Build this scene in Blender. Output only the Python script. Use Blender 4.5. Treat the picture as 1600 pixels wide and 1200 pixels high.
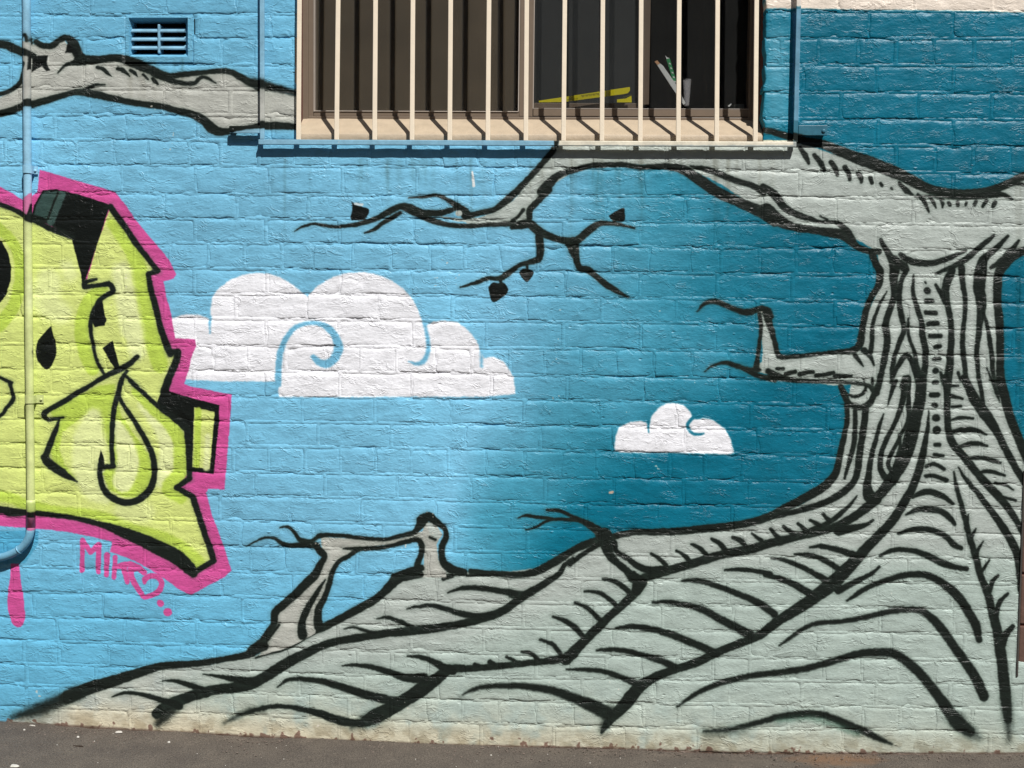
import bpy, math, random
import numpy as np
from mathutils import Vector, Matrix
random.seed(7)
RNG = np.random.default_rng(11)
scene = bpy.context.scene
for o in list(bpy.data.objects):
    bpy.data.objects.remove(o)

# ------------------------------------------------------------------ camera
YAW, PITCH, ROLL = 0.03938, 0.05555, 0.01086
FPX, DIST, CAMZ = 1750.0, 3.65, 1.40
def cam_axes():
    cy, sy, cp, sp = math.cos(YAW), math.sin(YAW), math.cos(PITCH), math.sin(PITCH)
    fw = np.array([-sy * cp, cy * cp, -sp]); r = np.array([cy, sy, 0.0]); u = np.cross(r, fw)
    return (r * math.cos(ROLL) + u * math.sin(ROLL), -r * math.sin(ROLL) + u * math.cos(ROLL), fw)
CR, CU, CF = cam_axes()
cam_d = bpy.data.cameras.new('camera')
cam = bpy.data.objects.new('camera', cam_d)
scene.collection.objects.link(cam)
cam_d.sensor_width = 36.0
cam_d.lens = FPX / 1600.0 * 36.0
cam_d.clip_start = 0.05
cam_d.clip_end = 500
M = Matrix.Identity(4)
for i in range(3):
    M[i][0], M[i][1], M[i][2] = CR[i], CU[i], -CF[i]
M[0][3], M[1][3], M[2][3] = 0.0, -DIST, CAMZ
cam.matrix_world = M
scene.camera = cam

# ------------------------------------------------------------------ sky, sun, exposure
SUN_EL, SUN_AZ = math.radians(53.5), math.radians(30.0)      # azimuth measured from the wall's normal to the right
world = bpy.data.worlds.new("World"); scene.world = world; world.use_nodes = True
wn = world.node_tree.nodes; wl = world.node_tree.links
bg = wn['Background']
sky = wn.new('ShaderNodeTexSky'); sky.sky_type = 'NISHITA'; sky.sun_disc = False
sky.sun_elevation = SUN_EL
sdir = Vector((math.sin(SUN_AZ) * math.cos(SUN_EL), -math.cos(SUN_AZ) * math.cos(SUN_EL), math.sin(SUN_EL)))
sky.sun_rotation = math.atan2(sdir.x, sdir.y)
wl.new(sky.outputs[0], bg.inputs[0]); bg.inputs[1].default_value = 0.05
sun_d = bpy.data.lights.new('sun', 'SUN'); sun_d.energy = 5.0; sun_d.angle = math.radians(0.5)
sun_d.color = (1.0, 0.972, 0.925)
sun = bpy.data.objects.new('sun', sun_d); scene.collection.objects.link(sun)
sun.rotation_euler = (-sdir).to_track_quat('-Z', 'Y').to_euler()
sun.location = (2, -4, 6)
scene.view_settings.view_transform = 'Standard'
scene.view_settings.look = 'None'
scene.view_settings.gamma = 1
scene.view_settings.use_curve_mapping = False
scene.view_settings.exposure = 0.22

# ------------------------------------------------------------------ geometry of the place
def U(px, py, d=0.0):
    """the point of the plane y = d that stands at photo position px, py (1600 x 1200)"""
    v = CF + (px - 800) / FPX * CR + (600 - py) / FPX * CU
    t = (DIST + d) / v[1]
    return v[0] * t, CAMZ + v[2] * t
def P(x, y, z):
    v0, v1, v2 = x, y + DIST, z - CAMZ
    c = v0 * CF[0] + v1 * CF[1] + v2 * CF[2]
    a = v0 * CR[0] + v1 * CR[1] + v2 * CR[2]
    b = v0 * CU[0] + v1 * CU[1] + v2 * CU[2]
    return 800 + a / c * FPX, 600 - b / c * FPX

def vnoise(x, z, s, seed=0):
    x = np.asarray(x, float) / s + 1000.0; z = np.asarray(z, float) / s + 1000.0
    xi = np.floor(x).astype(np.int64); zi = np.floor(z).astype(np.int64)
    fx = x - xi; fz = z - zi
    fx = fx * fx * (3 - 2 * fx); fz = fz * fz * (3 - 2 * fz)
    def h(a, b):
        n = (a * 374761393 + b * 668265263 + seed * 1442695041) & 0xffffffff
        n = ((n ^ (n >> 13)) * 1274126177) & 0xffffffff
        n = n ^ (n >> 16)
        return (n & 0xffff) / 65535.0
    return (h(xi, zi) * (1 - fx) + h(xi + 1, zi) * fx) * (1 - fz) + (h(xi, zi + 1) * (1 - fx) + h(xi + 1, zi + 1) * fx) * fz
def fbm(x, z, s, seed=0, octs=3):
    a, t, n = 1.0, 0.0, 0.0
    for k in range(octs):
        t = t + a * vnoise(x, z, s / 2 ** k, seed + 17 * k); n += a; a *= 0.5
    return t / n
def sst(a, b, x):
    t = np.clip((x - a) / (b - a), 0, 1); return t * t * (3 - 2 * t)

# bed joints of the brickwork
N_ = None
JT = {100: [23,60,100,138,179,218,257,301,341,379,417,459,496,538,576,616,655,694,732,769,808,847,887,926,965,1002,1038,1072,1105],
      600: [21,59,102,140,181,221,260,305,342,381,422,460,500,542,582,622,661,700,741,779,818,859,898,937,977,1017,1056,1091,1126],
      1000: [18,59,101,142,183,224,264,306,346,385,426,466,504,546,589,627,667,706,748,789,829,867,906,945,985,1026,1061,1099,1137],
      1500: [18,60,102,145,187,228,271,310,351,390,431,473,513,555,595,638,677,716,755,792,834,872,911,950,990,1031,1067,1106,1142]}
JX = []; JZ = []
for px_, col in JT.items():
    JX.append(U(px_, 600)[0]); JZ.append([U(px_, y)[1] for y in col])
JX = np.array(JX); JZ = np.array(JZ)
def J(k, x):
    """height of bed joint k (counted downwards) at x"""
    kk = min(max(k, 0), 28)
    return np.interp(x, JX, JZ[:, kk]) - (k - kk) * 0.083
HEADERS = {1, 5, 9, 13, 17, 21, 25, 27, -3, -7, -11, -15}
VJ = {-1: [144, 1550], 0: [80, 195, 1357, 1487], 1: [302, 345, 1341, 1400, 1460, 1522], 2: [130, 1256, 1370, 1490], 3: [142, 255, 360, 1314, 1435, 1550],
      4: [85, 197, 309, 1372, 1490], 5: [119, 178, 232, 295, 345, 1400, 1461, 1520], 6: [190, 421, 535, 652, 772, 1250],
      7: [255, 370, 482, 596, 832, 950, 1070, 1307, 1427, 1547], 8: [305, 415, 530, 646, 761, 881, 1000, 1117, 1245, 1367, 1487],
      9: [266, 326, 382, 440, 491, 551, 610, 671, 726, 782, 957, 1015, 1079, 1127], 10: [532, 642, 884, 1000, 1121],
      11: [480, 592, 707, 822, 940, 1057, 1305], 12: [416, 646, 880, 1117], 13: [446, 510, 564, 620, 682, 737, 851, 907, 964, 1022, 1081],
      14: [415, 530, 644, 767, 886, 1006, 1124, 1241], 15: [472, 585, 704, 819, 939, 1294], 16: [497, 611, 727, 844], 17: [420, 587, 819, 877, 932],
      18: [400, 620, 851, 1281], 19: [565, 800], 20: [824], 21: [1420], 22: [1371], 23: [600, 1259], 24: [90, 194, 642, 755, 1276], 25: [92, 170, 505, 612],
      26: [150, 570], 27: [420, 611, 666, 722, 780], 28: [423, 530]}
XMIN, XMAX = -2.9, 2.7
ZTOP = 3.6
def vjoints(c):
    hdr = c in HEADERS
    pitch = 0.119 if hdr else 0.2387
    zc = float(0.5 * (J(c, 0) + J(c + 1, 0)))
    if c in VJ:
        yy = float(np.mean([P(0, 0, zc)[1]]))
        ks = sorted(U(p, yy)[0] for p in VJ[c])
    else:
        ks = [random.uniform(0, .01) + (0.12 if c % 2 else 0.0) + (0.03 if hdr else 0)]
    out = [ks[0]]
    for a, b in zip(ks, ks[1:]):
        n = max(1, round((b - a) / pitch))
        for i in range(1, n):
            out.append(a + (b - a) * i / n + random.uniform(-.006, .006))
        out.append(b)
    x = ks[0]
    while x > XMIN: x -= pitch + random.uniform(-.004, .004); out.append(x)
    x = ks[-1]
    while x < XMAX: x += pitch + random.uniform(-.004, .004); out.append(x)
    return sorted(out)

# ------------------------------------------------------------------ the mural, painted stroke by stroke
TEX = 0.0015
MX0, MX1, MZ0, MZ1 = -2.9, 2.7, -0.12, 2.78
MW, MH = int((MX1 - MX0) / TEX), int((MZ1 - MZ0) / TEX)
gx = MX0 + (np.arange(MW) + .5) * TEX
gz = MZ0 + (np.arange(MH) + .5) * TEX
GX, GZ = np.meshgrid(gx, gz)
PX, PY = P(GX, 0.0, GZ)
PX = (PX + (fbm(GX, GZ, .02, 3, 2) - .5) * 1.5).astype(np.float32)
PY = (PY + (fbm(GX, GZ, .02, 9, 2) - .5) * 1.5).astype(np.float32)
SPRAY = (fbm(GX, GZ, .006, 21, 2) - .5).astype(np.float32)
IMG = np.zeros((MH, MW, 3), np.float32)
def win(x0, y0, x1, y1):
    xs, zs = [], []
    for a, b in ((x0, y0), (x1, y0), (x0, y1), (x1, y1)):
        wx, wz = U(a, b); xs.append(wx); zs.append(wz)
    i0 = int(max(0, (min(xs) - MX0) / TEX - 4)); i1 = int(min(MW, (max(xs) - MX0) / TEX + 5))
    j0 = int(max(0, (min(zs) - MZ0) / TEX - 4)); j1 = int(min(MH, (max(zs) - MZ0) / TEX + 5))
    return (slice(j0, j1), slice(i0, i1)) if i1 > i0 and j1 > j0 else None
def comp(w, a, col):
    c = np.array(col, np.float32) / 255.0
    IMG[w] = IMG[w] * (1 - a[..., None]) + c * a[..., None]
OFF = {1: (0, 0), 2: (400, 0), 3: (800, 0), 4: (1200, 0), 5: (0, 300), 6: (400, 300), 7: (800, 300), 8: (1200, 300),
       9: (0, 600), 10: (400, 600), 11: (800, 600), 12: (1200, 600), 13: (0, 900), 14: (400, 900), 15: (800, 900), 16: (1200, 900), 0: (0, 0)}
def pts(crop, s):
    k = 1.0 if crop == 0 else 0.25
    v = [float(t) for t in s.replace(',', ' ').split()]
    return [(OFF[crop][0] + v[i] * k, OFF[crop][1] + v[i + 1] * k) for i in range(0, len(v), 2)]
def catmull(p, w=None, step=3.0):
    p = [np.array(q, float) for q in p]
    if len(p) < 2: return p, w
    e = [2 * p[0] - p[1]] + p + [2 * p[-1] - p[-2]]
    out, ow = [], []
    for i in range(1, len(e) - 2):
        a, b, c, d = e[i - 1:i + 3]
        n = max(1, int(np.linalg.norm(c - b) / step))
        for k in range(n):
            t = k / n
            out.append(.5 * ((2 * b) + (-a + c) * t + (2 * a - 5 * b + 4 * c - d) * t * t + (-a + 3 * b - 3 * c + d) * t ** 3))
            if w is not None: ow.append(w[i - 1] * (1 - t) + w[i] * t)
    out.append(p[-1])
    if w is not None: ow.append(w[-1])
    return out, ow
BLACK = (18, 22, 20)
def S(crop, s, w, col=BLACK, soft=2.2, smooth=True, op=1.0):
    p = pts(crop, s)
    k = 1.0 if crop == 0 else 0.25
    w = [w] if isinstance(w, (int, float)) else [float(t) for t in w.split()]
    w = np.interp(np.linspace(0, 1, len(p)), np.linspace(0, 1, len(w)), w) * k * .54 + .28
    w = list(w)
    if smooth and len(p) > 2: p, w = catmull(p, w)
    R = max(w) + soft + 2
    xs = [q[0] for q in p]; ys = [q[1] for q in p]
    W = win(min(xs) - R, min(ys) - R, max(xs) + R, max(ys) + R)
    if W is None: return
    D = np.full((W[0].stop - W[0].start, W[1].stop - W[1].start), 99.0, np.float32)
    for i in range(len(p) - 1):
        (ax, ay), (bx, by) = p[i], p[i + 1]
        r0, r1 = w[i], w[i + 1]
        w2 = win(min(ax, bx) - R, min(ay, by) - R, max(ax, bx) + R, max(ay, by) + R)
        if w2 is None: continue
        qx = PX[w2]; qy = PY[w2]
        dx, dy = bx - ax, by - ay; L = dx * dx + dy * dy + 1e-6
        t = np.clip(((qx - ax) * dx + (qy - ay) * dy) / L, 0, 1)
        d = np.hypot(qx - ax - t * dx, qy - ay - t * dy) - (r0 + (r1 - r0) * t)
        sl = (slice(w2[0].start - W[0].start, w2[0].stop - W[0].start), slice(w2[1].start - W[1].start, w2[1].stop - W[1].start))
        D[sl] = np.minimum(D[sl], d)
    D = D + SPRAY[W] * (.4 + soft * .3)
    comp(W, (1 - sst(-soft * .6, soft * .6, D)) * op, col)
    if col == BLACK:                                        # faint mist of overspray
        comp(W, .14 * (1 - sst(0, 5 + soft, D)), (60, 80, 68))
def F(crop, s, col, soft=2.0, smooth=False, op=1.0):
    p = pts(crop, s)
    if smooth: p, _ = catmull(p + [p[0]], None); p = p[:-1]
    xs = [q[0] for q in p]; ys = [q[1] for q in p]; R = soft + 3
    W = win(min(xs) - R, min(ys) - R, max(xs) + R, max(ys) + R)
    if W is None: return
    qx = PX[W]; qy = PY[W]
    ins = np.zeros(qx.shape, bool); D = np.full(qx.shape, R, np.float32)
    n = len(p)
    for i in range(n):
        (ax, ay), (bx, by) = p[i], p[(i + 1) % n]
        w2 = win(min(ax, bx) - R, min(ay, by) - R, max(ax, bx) + R, max(ay, by) + R)
        if abs(by - ay) > 1e-9:
            c = ((ay > qy) != (by > qy)) & (qx < (bx - ax) * (qy - ay) / (by - ay) + ax)
            ins ^= c
        if w2 is None: continue
        sx = PX[w2]; sy = PY[w2]
        dx, dy = bx - ax, by - ay; L = dx * dx + dy * dy + 1e-6
        t = np.clip(((sx - ax) * dx + (sy - ay) * dy) / L, 0, 1)
        d = np.hypot(sx - ax - t * dx, sy - ay - t * dy)
        sl = (slice(w2[0].start - W[0].start, w2[0].stop - W[0].start), slice(w2[1].start - W[1].start, w2[1].stop - W[1].start))
        D[sl] = np.minimum(D[sl], d)
    D = np.where(ins, -D, D) + SPRAY[W] * (.6 + soft * .3)
    comp(W, (1 - sst(-soft * .6, soft * .6, D)) * op, col)

# background: light blue fading to teal on the right
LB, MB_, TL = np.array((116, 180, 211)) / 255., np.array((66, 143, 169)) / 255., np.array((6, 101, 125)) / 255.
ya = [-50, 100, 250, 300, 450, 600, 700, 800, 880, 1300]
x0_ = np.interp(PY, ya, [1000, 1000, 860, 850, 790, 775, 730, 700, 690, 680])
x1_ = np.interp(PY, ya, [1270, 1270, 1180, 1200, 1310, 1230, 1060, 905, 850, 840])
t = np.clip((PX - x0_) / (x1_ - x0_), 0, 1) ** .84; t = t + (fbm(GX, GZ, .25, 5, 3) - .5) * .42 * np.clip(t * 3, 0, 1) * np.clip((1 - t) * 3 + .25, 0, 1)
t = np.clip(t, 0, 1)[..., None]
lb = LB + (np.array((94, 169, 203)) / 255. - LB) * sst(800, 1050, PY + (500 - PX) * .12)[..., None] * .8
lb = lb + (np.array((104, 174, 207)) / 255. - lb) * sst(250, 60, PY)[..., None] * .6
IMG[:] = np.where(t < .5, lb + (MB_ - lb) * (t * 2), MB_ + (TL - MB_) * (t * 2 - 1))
mot = (fbm(GX, GZ, .35, 40, 4) - .5)[..., None]
IMG[:] = np.clip(IMG * (1 + mot * .16), 0, 1)
# lighter haze beside the upper window corner
S(0, '1215 60 1215 175', '26 40', (88, 158, 182), 26, op=.7)
# cream band at the upper right
F(0, '1196 -400 1196 13 1238 14 1240 13 1330 15 1420 16 1500 17 1610 20 2100 26 2100 -400', (226, 214, 200), 2.5)
F(0, '-400 -400 462 -400 462 -60 -400 -60', (104, 174, 207), 30)

TREE = (170, 179, 174)
TREE_L = (173, 175, 168)
# --- upper left branch
F(1, '-400 640 -10 610 60 580 130 520 150 420 160 270 240 280 300 300 400 250 430 290 500 350 600 370 720 370 830 395 1000 460 1110 480 1300 460 1420 450 1520 490 1600 530 1850 600 1860 790 1700 790 1600 800 1450 810 1340 820 1250 740 1100 690 900 650 700 620 500 580 350 620 200 665 0 710 -400 790', TREE_L, 2)
S(1, '-300 250 0 275 80 300 150 330 210 350', '30 46 50 44 34')
F(1, '205 350 300 345 292 400 312 440 290 447 260 412 220 440 200 452', BLACK)
S(1, '148 310 155 250 185 236 196 268', 18)
S(1, '225 262 260 282 320 287 370 252 420 237 460 280 490 340 530 370 620 372 720 362 800 380 880 410 960 445 1050 475 1150 465 1300 450 1420 445 1500 480 1560 515 1620 545', '30 32 36 30 34 62 56 46 42 38 52 56 46 36 30 26 30 38 42 44')
F(1, '425 262 485 330 490 400 440 402 472 350 460 330 408 330 416 288', BLACK)
S(1, '360 455 400 415 440 395 520 385', '5 16 22 40')
S(1, '960 460 1040 490 1100 512 1180 522 1220 517 1250 487 1290 487 1350 520', '36 36 26 24 22 20 18 4')
S(1, '-300 750 -20 712 60 695 140 665 230 645 350 610 450 580 500 575 600 590 700 615 850 645 1000 665 1100 690 1200 715 1270 750 1320 800 1380 825 1450 815 1550 800 1700 785 1860 795', '40 40 38 38 40 34 30 40 44 36 34 34 36 40 50 60 45 35 30 44 34')
S(1, '500 575 560 545 600 530 655 530', '20 16 14 7')
for s_, w_ in (('605 420 640 430 670 455 695 475', '16 22 18 4'), ('735 430 770 440 810 475', '20 26 6'), ('815 440 840 455 860 480', '16 18 4'), ('895 465 925 495', '14 12'), ('955 490 970 510 985 525', '18 22 10')):
    S(1, s_, w_, soft=1.6)
S(1, '-200 620 -20 590 40 575 90 550 130 510 160 430 172 410', '30 26 24 24 24 30 26')
S(2, '-20 515 60 535 150 558 240 582', '44 50 42 26', soft=5)

# --- the big tree on the right
F(0, '868 222 850 254 822 285 797 322 768 340 740 346 720 342 730 350 770 352 812 352 826 344 834 322 862 290 905 262 960 256 1040 258 1090 270 1130 290 1180 325 1215 345 1260 355 1320 365 1345 378 1370 393 1376 430 1372 455 1350 500 1346 560 1330 600 1322 640 1320 690 1308 735 1290 765 1250 790 1200 808 1120 824 1040 830 960 838 900 862 840 888 760 896 700 892 660 896 625 905 590 935 560 955 520 975 470 998 400 1024 330 1038 230 1046 140 1072 60 1110 0 1132 -300 1190 -300 1400 2100 1400 2100 720 1620 720 1600 690 1575 645 1565 590 1562 500 1566 430 1590 395 1650 380 2100 350 2100 180 1650 262 1600 278 1560 298 1460 296 1400 270 1300 240 1245 222', TREE, 2)
F(0, '300 1060 700 1010 1000 900 1300 880 1700 860 1700 1300 300 1300', (158, 180, 172), 60, op=.45)
# cream undercoat low down near the ground
bx_ = [-300, 0, 110, 400, 700, 900, 1200, 1600, 2000]
by_ = [1118, 1128, 1134, 1151, 1164, 1168, 1177, 1177, 1178]
YB = np.interp(PX, bx_, by_).astype(np.float32)
low = (.35 * sst(120, 20, YB - PY) + .65 * sst(52, 4, YB - PY)) * np.interp(PX, [60, 120, 800, 1150, 1600], [0, .95, .8, .5, .35]) * sst(.25, .6, fbm(GX, GZ, .06, 60, 4) + .02 + .22 * sst(40, 0, YB - PY))
low = low * (PY > np.interp(PX, [0, 60, 140, 230], [1130, 1112, 1075, 1046]))
IMG[:] = IMG * (1 - low[..., None]) + np.array((206, 198, 174)) / 255. * low[..., None]

# sky showing right of the trunk is already teal; side branch of the trunk
F(0, '1183 482 1197 482 1203 520 1218 556 1260 558 1350 545 1360 600 1300 602 1230 592 1185 582 1172 576 1190 566 1192 552 1188 500', TREE, 1.5)
# outline of the big branch
S(0, '872 206 869 222 864 235 850 252 837 267 822 283 808 298 795 312 785 322 772 328 750 332 735 337 725 333', '8 8 8 8 8 8 9 9 9 8 7 7 8')
S(3, '190 1200 240 1140 300 1090 400 1060 500 1035 620 1030 700 1030 800 1045 900 1040 1000 1045 1080 1065 1150 1110 1220 1160 1300 1210 1400 1255 1500 1300 1580 1335 1640 1370', '60 52 36 30 30 28 28 28 30 38 52 60 60 60 56 60 70 84')
S(8, '-10 120 80 185 160 218 300 240 400 255 470 268 520 310 570 350 640 370 692 372', '90 62 46 42 52 62 46 36 32 34')
S(3, '1120 1040 1200 1055 1300 1090 1400 1130 1500 1160 1570 1200', '12 30 36 34 32 40')
S(8, '-30 -30 20 0 60 40 100 95 180 140 260 165 330 185 420 190 460 210 500 250 530 300', '40 46 46 40 36 28 18 22 32 34 34')
S(8, '325 150 370 172', '6 12')
S(4, '-60 805 60 832 150 860 250 885 350 905 450 945 550 985 650 1020 750 1060 830 1095 920 1140 1000 1178 1080 1202 1200 1215 1350 1200 1440 1172 1500 1150 1560 1120 1620 1095 2200 900', '30 36 40 46 50 58 66 70 70 66 62 54 56 56 46 46 44 44 44 50')
S(4, '1000 1195 1150 1225 1300 1225 1450 1215 1530 1245', '20 30 36 34 8')
S(4, '820 1145 870 1195 905 1218', '20 30 10')
S(4, '1520 1160 1570 1150 1640 1165', '10 16 22')
for s_, w_ in (('200 925 235 975 255 1020', '22 34 16'), ('290 970 330 1020 355 1065', '22 32 18'), ('395 1015 420 1050 435 1095', '28 30 18'), ('480 1045 505 1085 510 1120', '28 30 20'), ('565 1085 580 1110 582 1135', '26 28 20'), ('640 1110 650 1145', '24 22'), ('705 1145 712 1158', '18'), ('770 1178 776 1182', '12')):
    S(4, s_, w_, soft=2)
for s_, w_ in (('935 15 975 55 1005 125', '16 26 10'), ('1010 30 1035 65 1050 100', '18 20 6'), ('1080 45 1092 70 1092 95', '14 20 10'), ('1130 65 1138 80', '20'), ('1185 65 1187 82', '20'), ('1240 65 1235 80', '14'), ('1300 60 1290 80', '20'), ('1365 55 1340 92', '22 16'), ('1420 65 1408 88', '22'), ('920 30 1010 25 1100 45', '8')):
    S(8, s_, w_, soft=2)
# trunk, upper part
S(8, '648 372 670 440 700 500 690 580 650 650 620 720 600 800 585 880 575 950 530 990 400 1003 200 1025 85 1032 60 1010 40 930 20 860 0 800 -20 755', '34 40 44 38 34 34 34 36 40 46 26 22 22 32 28 26 34 44 30')
S(7, '1160 745 1200 700 1260 684 1330 705 1400 737 1480 752 1550 730 1600 745 1620 780', '5 20 28 28 30 40 34 40 30', soft=3)
S(7, '1546 765 1556 850 1546 950 1534 1050 1528 1090', '22 20 20 24 34')
S(7, '1205 1120 1260 1085 1330 1067 1400 1087 1480 1108 1540 1112', '4 12 22 28 22 30', soft=3)
S(7, '1440 1100 1500 1132 1560 1156 1640 1168', '20 26 26 40')
S(8, '0 1120 60 1152 150 1175 300 1182 450 1187 540 1195 620 1207 660 1235', '34 42 28 22 20 18 22 34')
S(12, '455 15 480 70 495 110 530 138 590 145 640 115 665 60 690 0 705 -60', '30 40 34 30 34 36 32 30 28')
S(12, '495 62 540 80 590 62 612 20 600 -20', '10 16 18 14 10')
S(8, '545 1020 572 1060 595 1092', '24 18 6')
S(8, '600 990 640 1030 662 1082', '34 26 10')
for s_, w_ in (('55 1105 95 1105', '18'), ('110 1136 170 1122', '22'), ('195 1140 240 1128 280 1125', '24'), ('300 1146 360 1140 410 1130', '22'), ('420 1150 470 1150 522 1148', '24 24 14')):
    S(8, s_, w_, soft=1.8)
S(8, '705 295 725 340 760 400 790 460 785 560 790 650 760 740 735 830 745 920 735 1000 720 1080 700 1180 680 1260', '16 28 38 62 42 36 34 38 38 36 34 32 30')
S(8, '790 420 850 470 860 500 830 560 820 660 830 750 850 850 830 920 800 1000 780 1080 775 1160', '40 52 30 26 30 30 30 28 24 26 24')
S(8, '742 622 700 700 665 790 650 870 650 940 640 1000', '5 16 20 22 24 30')
S(8, '910 518 905 620 930 720 960 820 965 900 985 1000 980 1100 960 1200', '8 22 28 30 34 36 36 44')
S(8, '880 788 875 870 890 940 915 1000 930 1080 945 1160', '6 18 18 20 26 44')
S(8, '770 1190 800 1110 830 1060 870 1020 900 1060 920 1120 950 1190', '20 24 30 30 30 32 50')
S(8, '830 1215 855 1162 875 1158 895 1210', '16 26 26 16')
S(8, '828 392 880 428 960 445 1050 440 1140 410 1240 365', '26 38 36 34 28 14')
S(8, '1050 510 1120 480 1190 450 1260 400 1330 340 1380 300 1412 272', '14 24 30 36 30 24 14')
S(8, '1150 490 1120 560 1110 620 1120 700 1140 800 1145 900 1140 1000 1135 1100 1118 1200', '44 50 42 34 32 34 38 44 54')
S(8, '1048 578 1080 630 1112 690', '14 28 36')
S(8, '1210 470 1215 560 1230 650 1230 760 1220 860 1215 950 1225 1050 1240 1180 1270 1230', '36 32 26 24 26 30 30 24 20')
S(8, '1500 275 1440 340 1380 390 1345 430 1330 500 1320 600 1335 700 1325 800 1315 900 1305 1000 1310 1080 1322 1190', '14 28 36 50 70 70 56 38 30 26 26 18')
S(8, '1345 760 1370 830 1385 930 1400 1030 1405 1120 1420 1200 1440 1270', '16 20 26 26 24 20 16')
S(8, '1568 303 1510 380 1450 440 1395 472', '14 40 36 20')
S(8, '2000 300 1700 350 1600 370 1530 400 1470 460 1440 520 1435 600 1435 700 1445 800 1450 900 1450 1000 1450 1100 1452 1200', '40 44 46 56 60 50 48 46 46 44 44 44 48')
S(8, '1368 1100 1400 1180 1430 1260', '6 12 14')
S(8, '1190 1130 1205 1180', '20 12'); S(8, '1080 1130 1095 1180', '20 24'); S(8, '652 1165 655 1200', '14')
for s_, w_ in (('984 562 986 568', '12'), ('994 616 997 620', '38'), ('990 682 1025 682', '26'), ('988 755 1046 755', '26'), ('1002 825 1058 820', '26'), ('1014 900 1076 900', '26'), ('1045 968 1072 965', '24'), ('1040 1045 1072 1042', '24'), ('1047 1120 1050 1118', '34'), ('1040 1190 1055 1190', '26')):
    S(8, s_, w_, soft=2.4)
for s_, w_ in (('1020 70 1060 68', '28'), ('1038 132 1046 134', '28'), ('1049 212 1051 212', '44'), ('1054 288 1056 288', '46'), ('1047 380 1072 380', '22'), ('1040 440 1095 448', '20 16'), ('990 512 1040 500 1100 532', '22'), ('985 575 1040 575 1115 602', '20 24 26'),
               ('905 705 960 680 1020 675 1090 700 1155 748', '24 34 36 34 18'), ('865 815 940 785 1010 785 1090 800 1140 840 1168 878', '14 28 34 34 32 18'), ('815 935 900 910 970 905 1060 925 1120 960 1160 1005 1208 1027', '14 26 30 30 30 34 26'), ('700 1075 760 1045 830 1035 920 1045 1000 1075 1080 1115 1150 1140 1240 1155', '14 24 26 30 36 38 34 26')):
    S(12, s_, w_, soft=2.4)
# lower trunk and roots
S(12, '492 130 495 230 470 350 445 470 420 560 350 640 250 700 120 770 0 830 -100 862 -250 890 -400 905 -550 920 -700 925 -800 925 -900 937 -980 960 -1030 985 -1100 988 -1180 1020 -1250 1060 -1330 1110 -1420 1160 -1500 1186 -1600 1192 -1750 1182 -1860 1170', '28 28 30 36 42 50 50 44 42 44 44 44 42 38 34 34 40 52 44 40 42 46 44 38 36 30 26')
S(12, '545 165 545 280 535 380 510 480 478 592', '26 26 28 26 12')
S(12, '610 160 600 260 585 350 570 450 560 540 530 620 450 690 330 750 200 790 80 820 -20 838', '36 38 38 40 38 36 42 36 32 26 20')
S(12, '722 188 700 250 680 330 660 400 640 480 630 560 620 640 635 700 670 720', '8 18 22 26 30 34 50 74 70')
S(12, '800 -20 790 0 770 60 750 132', '20 26 22 5')
S(12, '855 -10 850 60 830 150 790 250 740 350 710 430 700 500 720 570 780 610', '40 34 28 24 26 28 30 36 50')
S(12, '885 20 880 130 880 200 860 260 820 340 780 420 750 500 775 540 800 520 830 400', '20 34 24 20 22 22 24 26 40 30')
S(12, '820 320 826 380 830 430', '14 20 24')
S(12, '960 -20 950 100 920 220 890 340 860 440 820 520 770 600 700 690 620 770 520 840 400 900 300 930 200 950 100 975 0 1000 -100 1030 -200 1050 -300 1070 -400 1100 -500 1130 -600 1160 -700 1190 -780 1212', '60 62 70 78 76 72 66 56 52 46 44 42 44 46 50 52 52 50 50 50 50 50 44')
S(12, '905 -20 902 60 900 130', '8 16 8', TREE, 1.5)
S(12, '1005 168 1000 260 985 350 965 450 940 550 900 650 840 760 780 850 700 940 620 1020 540 1110 450 1200 400 1250 320 1310 240 1370 160 1420 80 1470 0 1530 -50 1570 -120 1600 -200 1630 -300 1670 -400 1720 -500 1760 -600 1790 -700 1830 -800 1890 -860 1960 -900 2010 -950 2060 -1000 2120 -1040 2180', '6 20 30 40 44 46 48 50 52 54 62 76 84 80 70 62 56 52 50 48 46 44 46 48 46 48 50 70 76 70 60 44 16')
S(12, '556 698 500 770 430 830 370 870 280 910 200 945', '5 22 28 28 30 30')
for s_, w_ in (('345 812 385 855', '16 26'), ('265 852 325 885', '16 26'), ('188 872 245 925', '18 30'), ('98 893 165 945', '20 30'), ('18 908 65 965', '20 30')):
    S(12, s_, w_)
for s_, w_ in (('1500 935 1560 980', '12 24'), ('1380 958 1430 980 1465 1020', '18 28 24'), ('1248 968 1300 1000 1345 1055', '18 28 32'), ('1122 1003 1180 1030 1230 1085', '14 26 26'), ('1030 1043 1080 1075 1118 1115', '14 24 26'), ('870 1063 920 1090 960 1130 975 1170', '16 22 26 26')):
    S(11, s_, w_)
S(12, '658 852 600 885 530 900 440 920', '14 26 42 54')
for s_, w_ in (('260 1020 340 1015 430 1035 520 1060 590 1078', '10 28 32 36 30'), ('165 1065 260 1070 350 1100 440 1155', '10 28 30 32'), ('20 1090 100 1100 200 1140 300 1190 360 1225', '8 22 28 34 36'), ('695 1142 640 1190 560 1230 500 1260 440 1290', '14 22 30 34 44')):
    S(12, s_, w_, soft=2.6)
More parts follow.
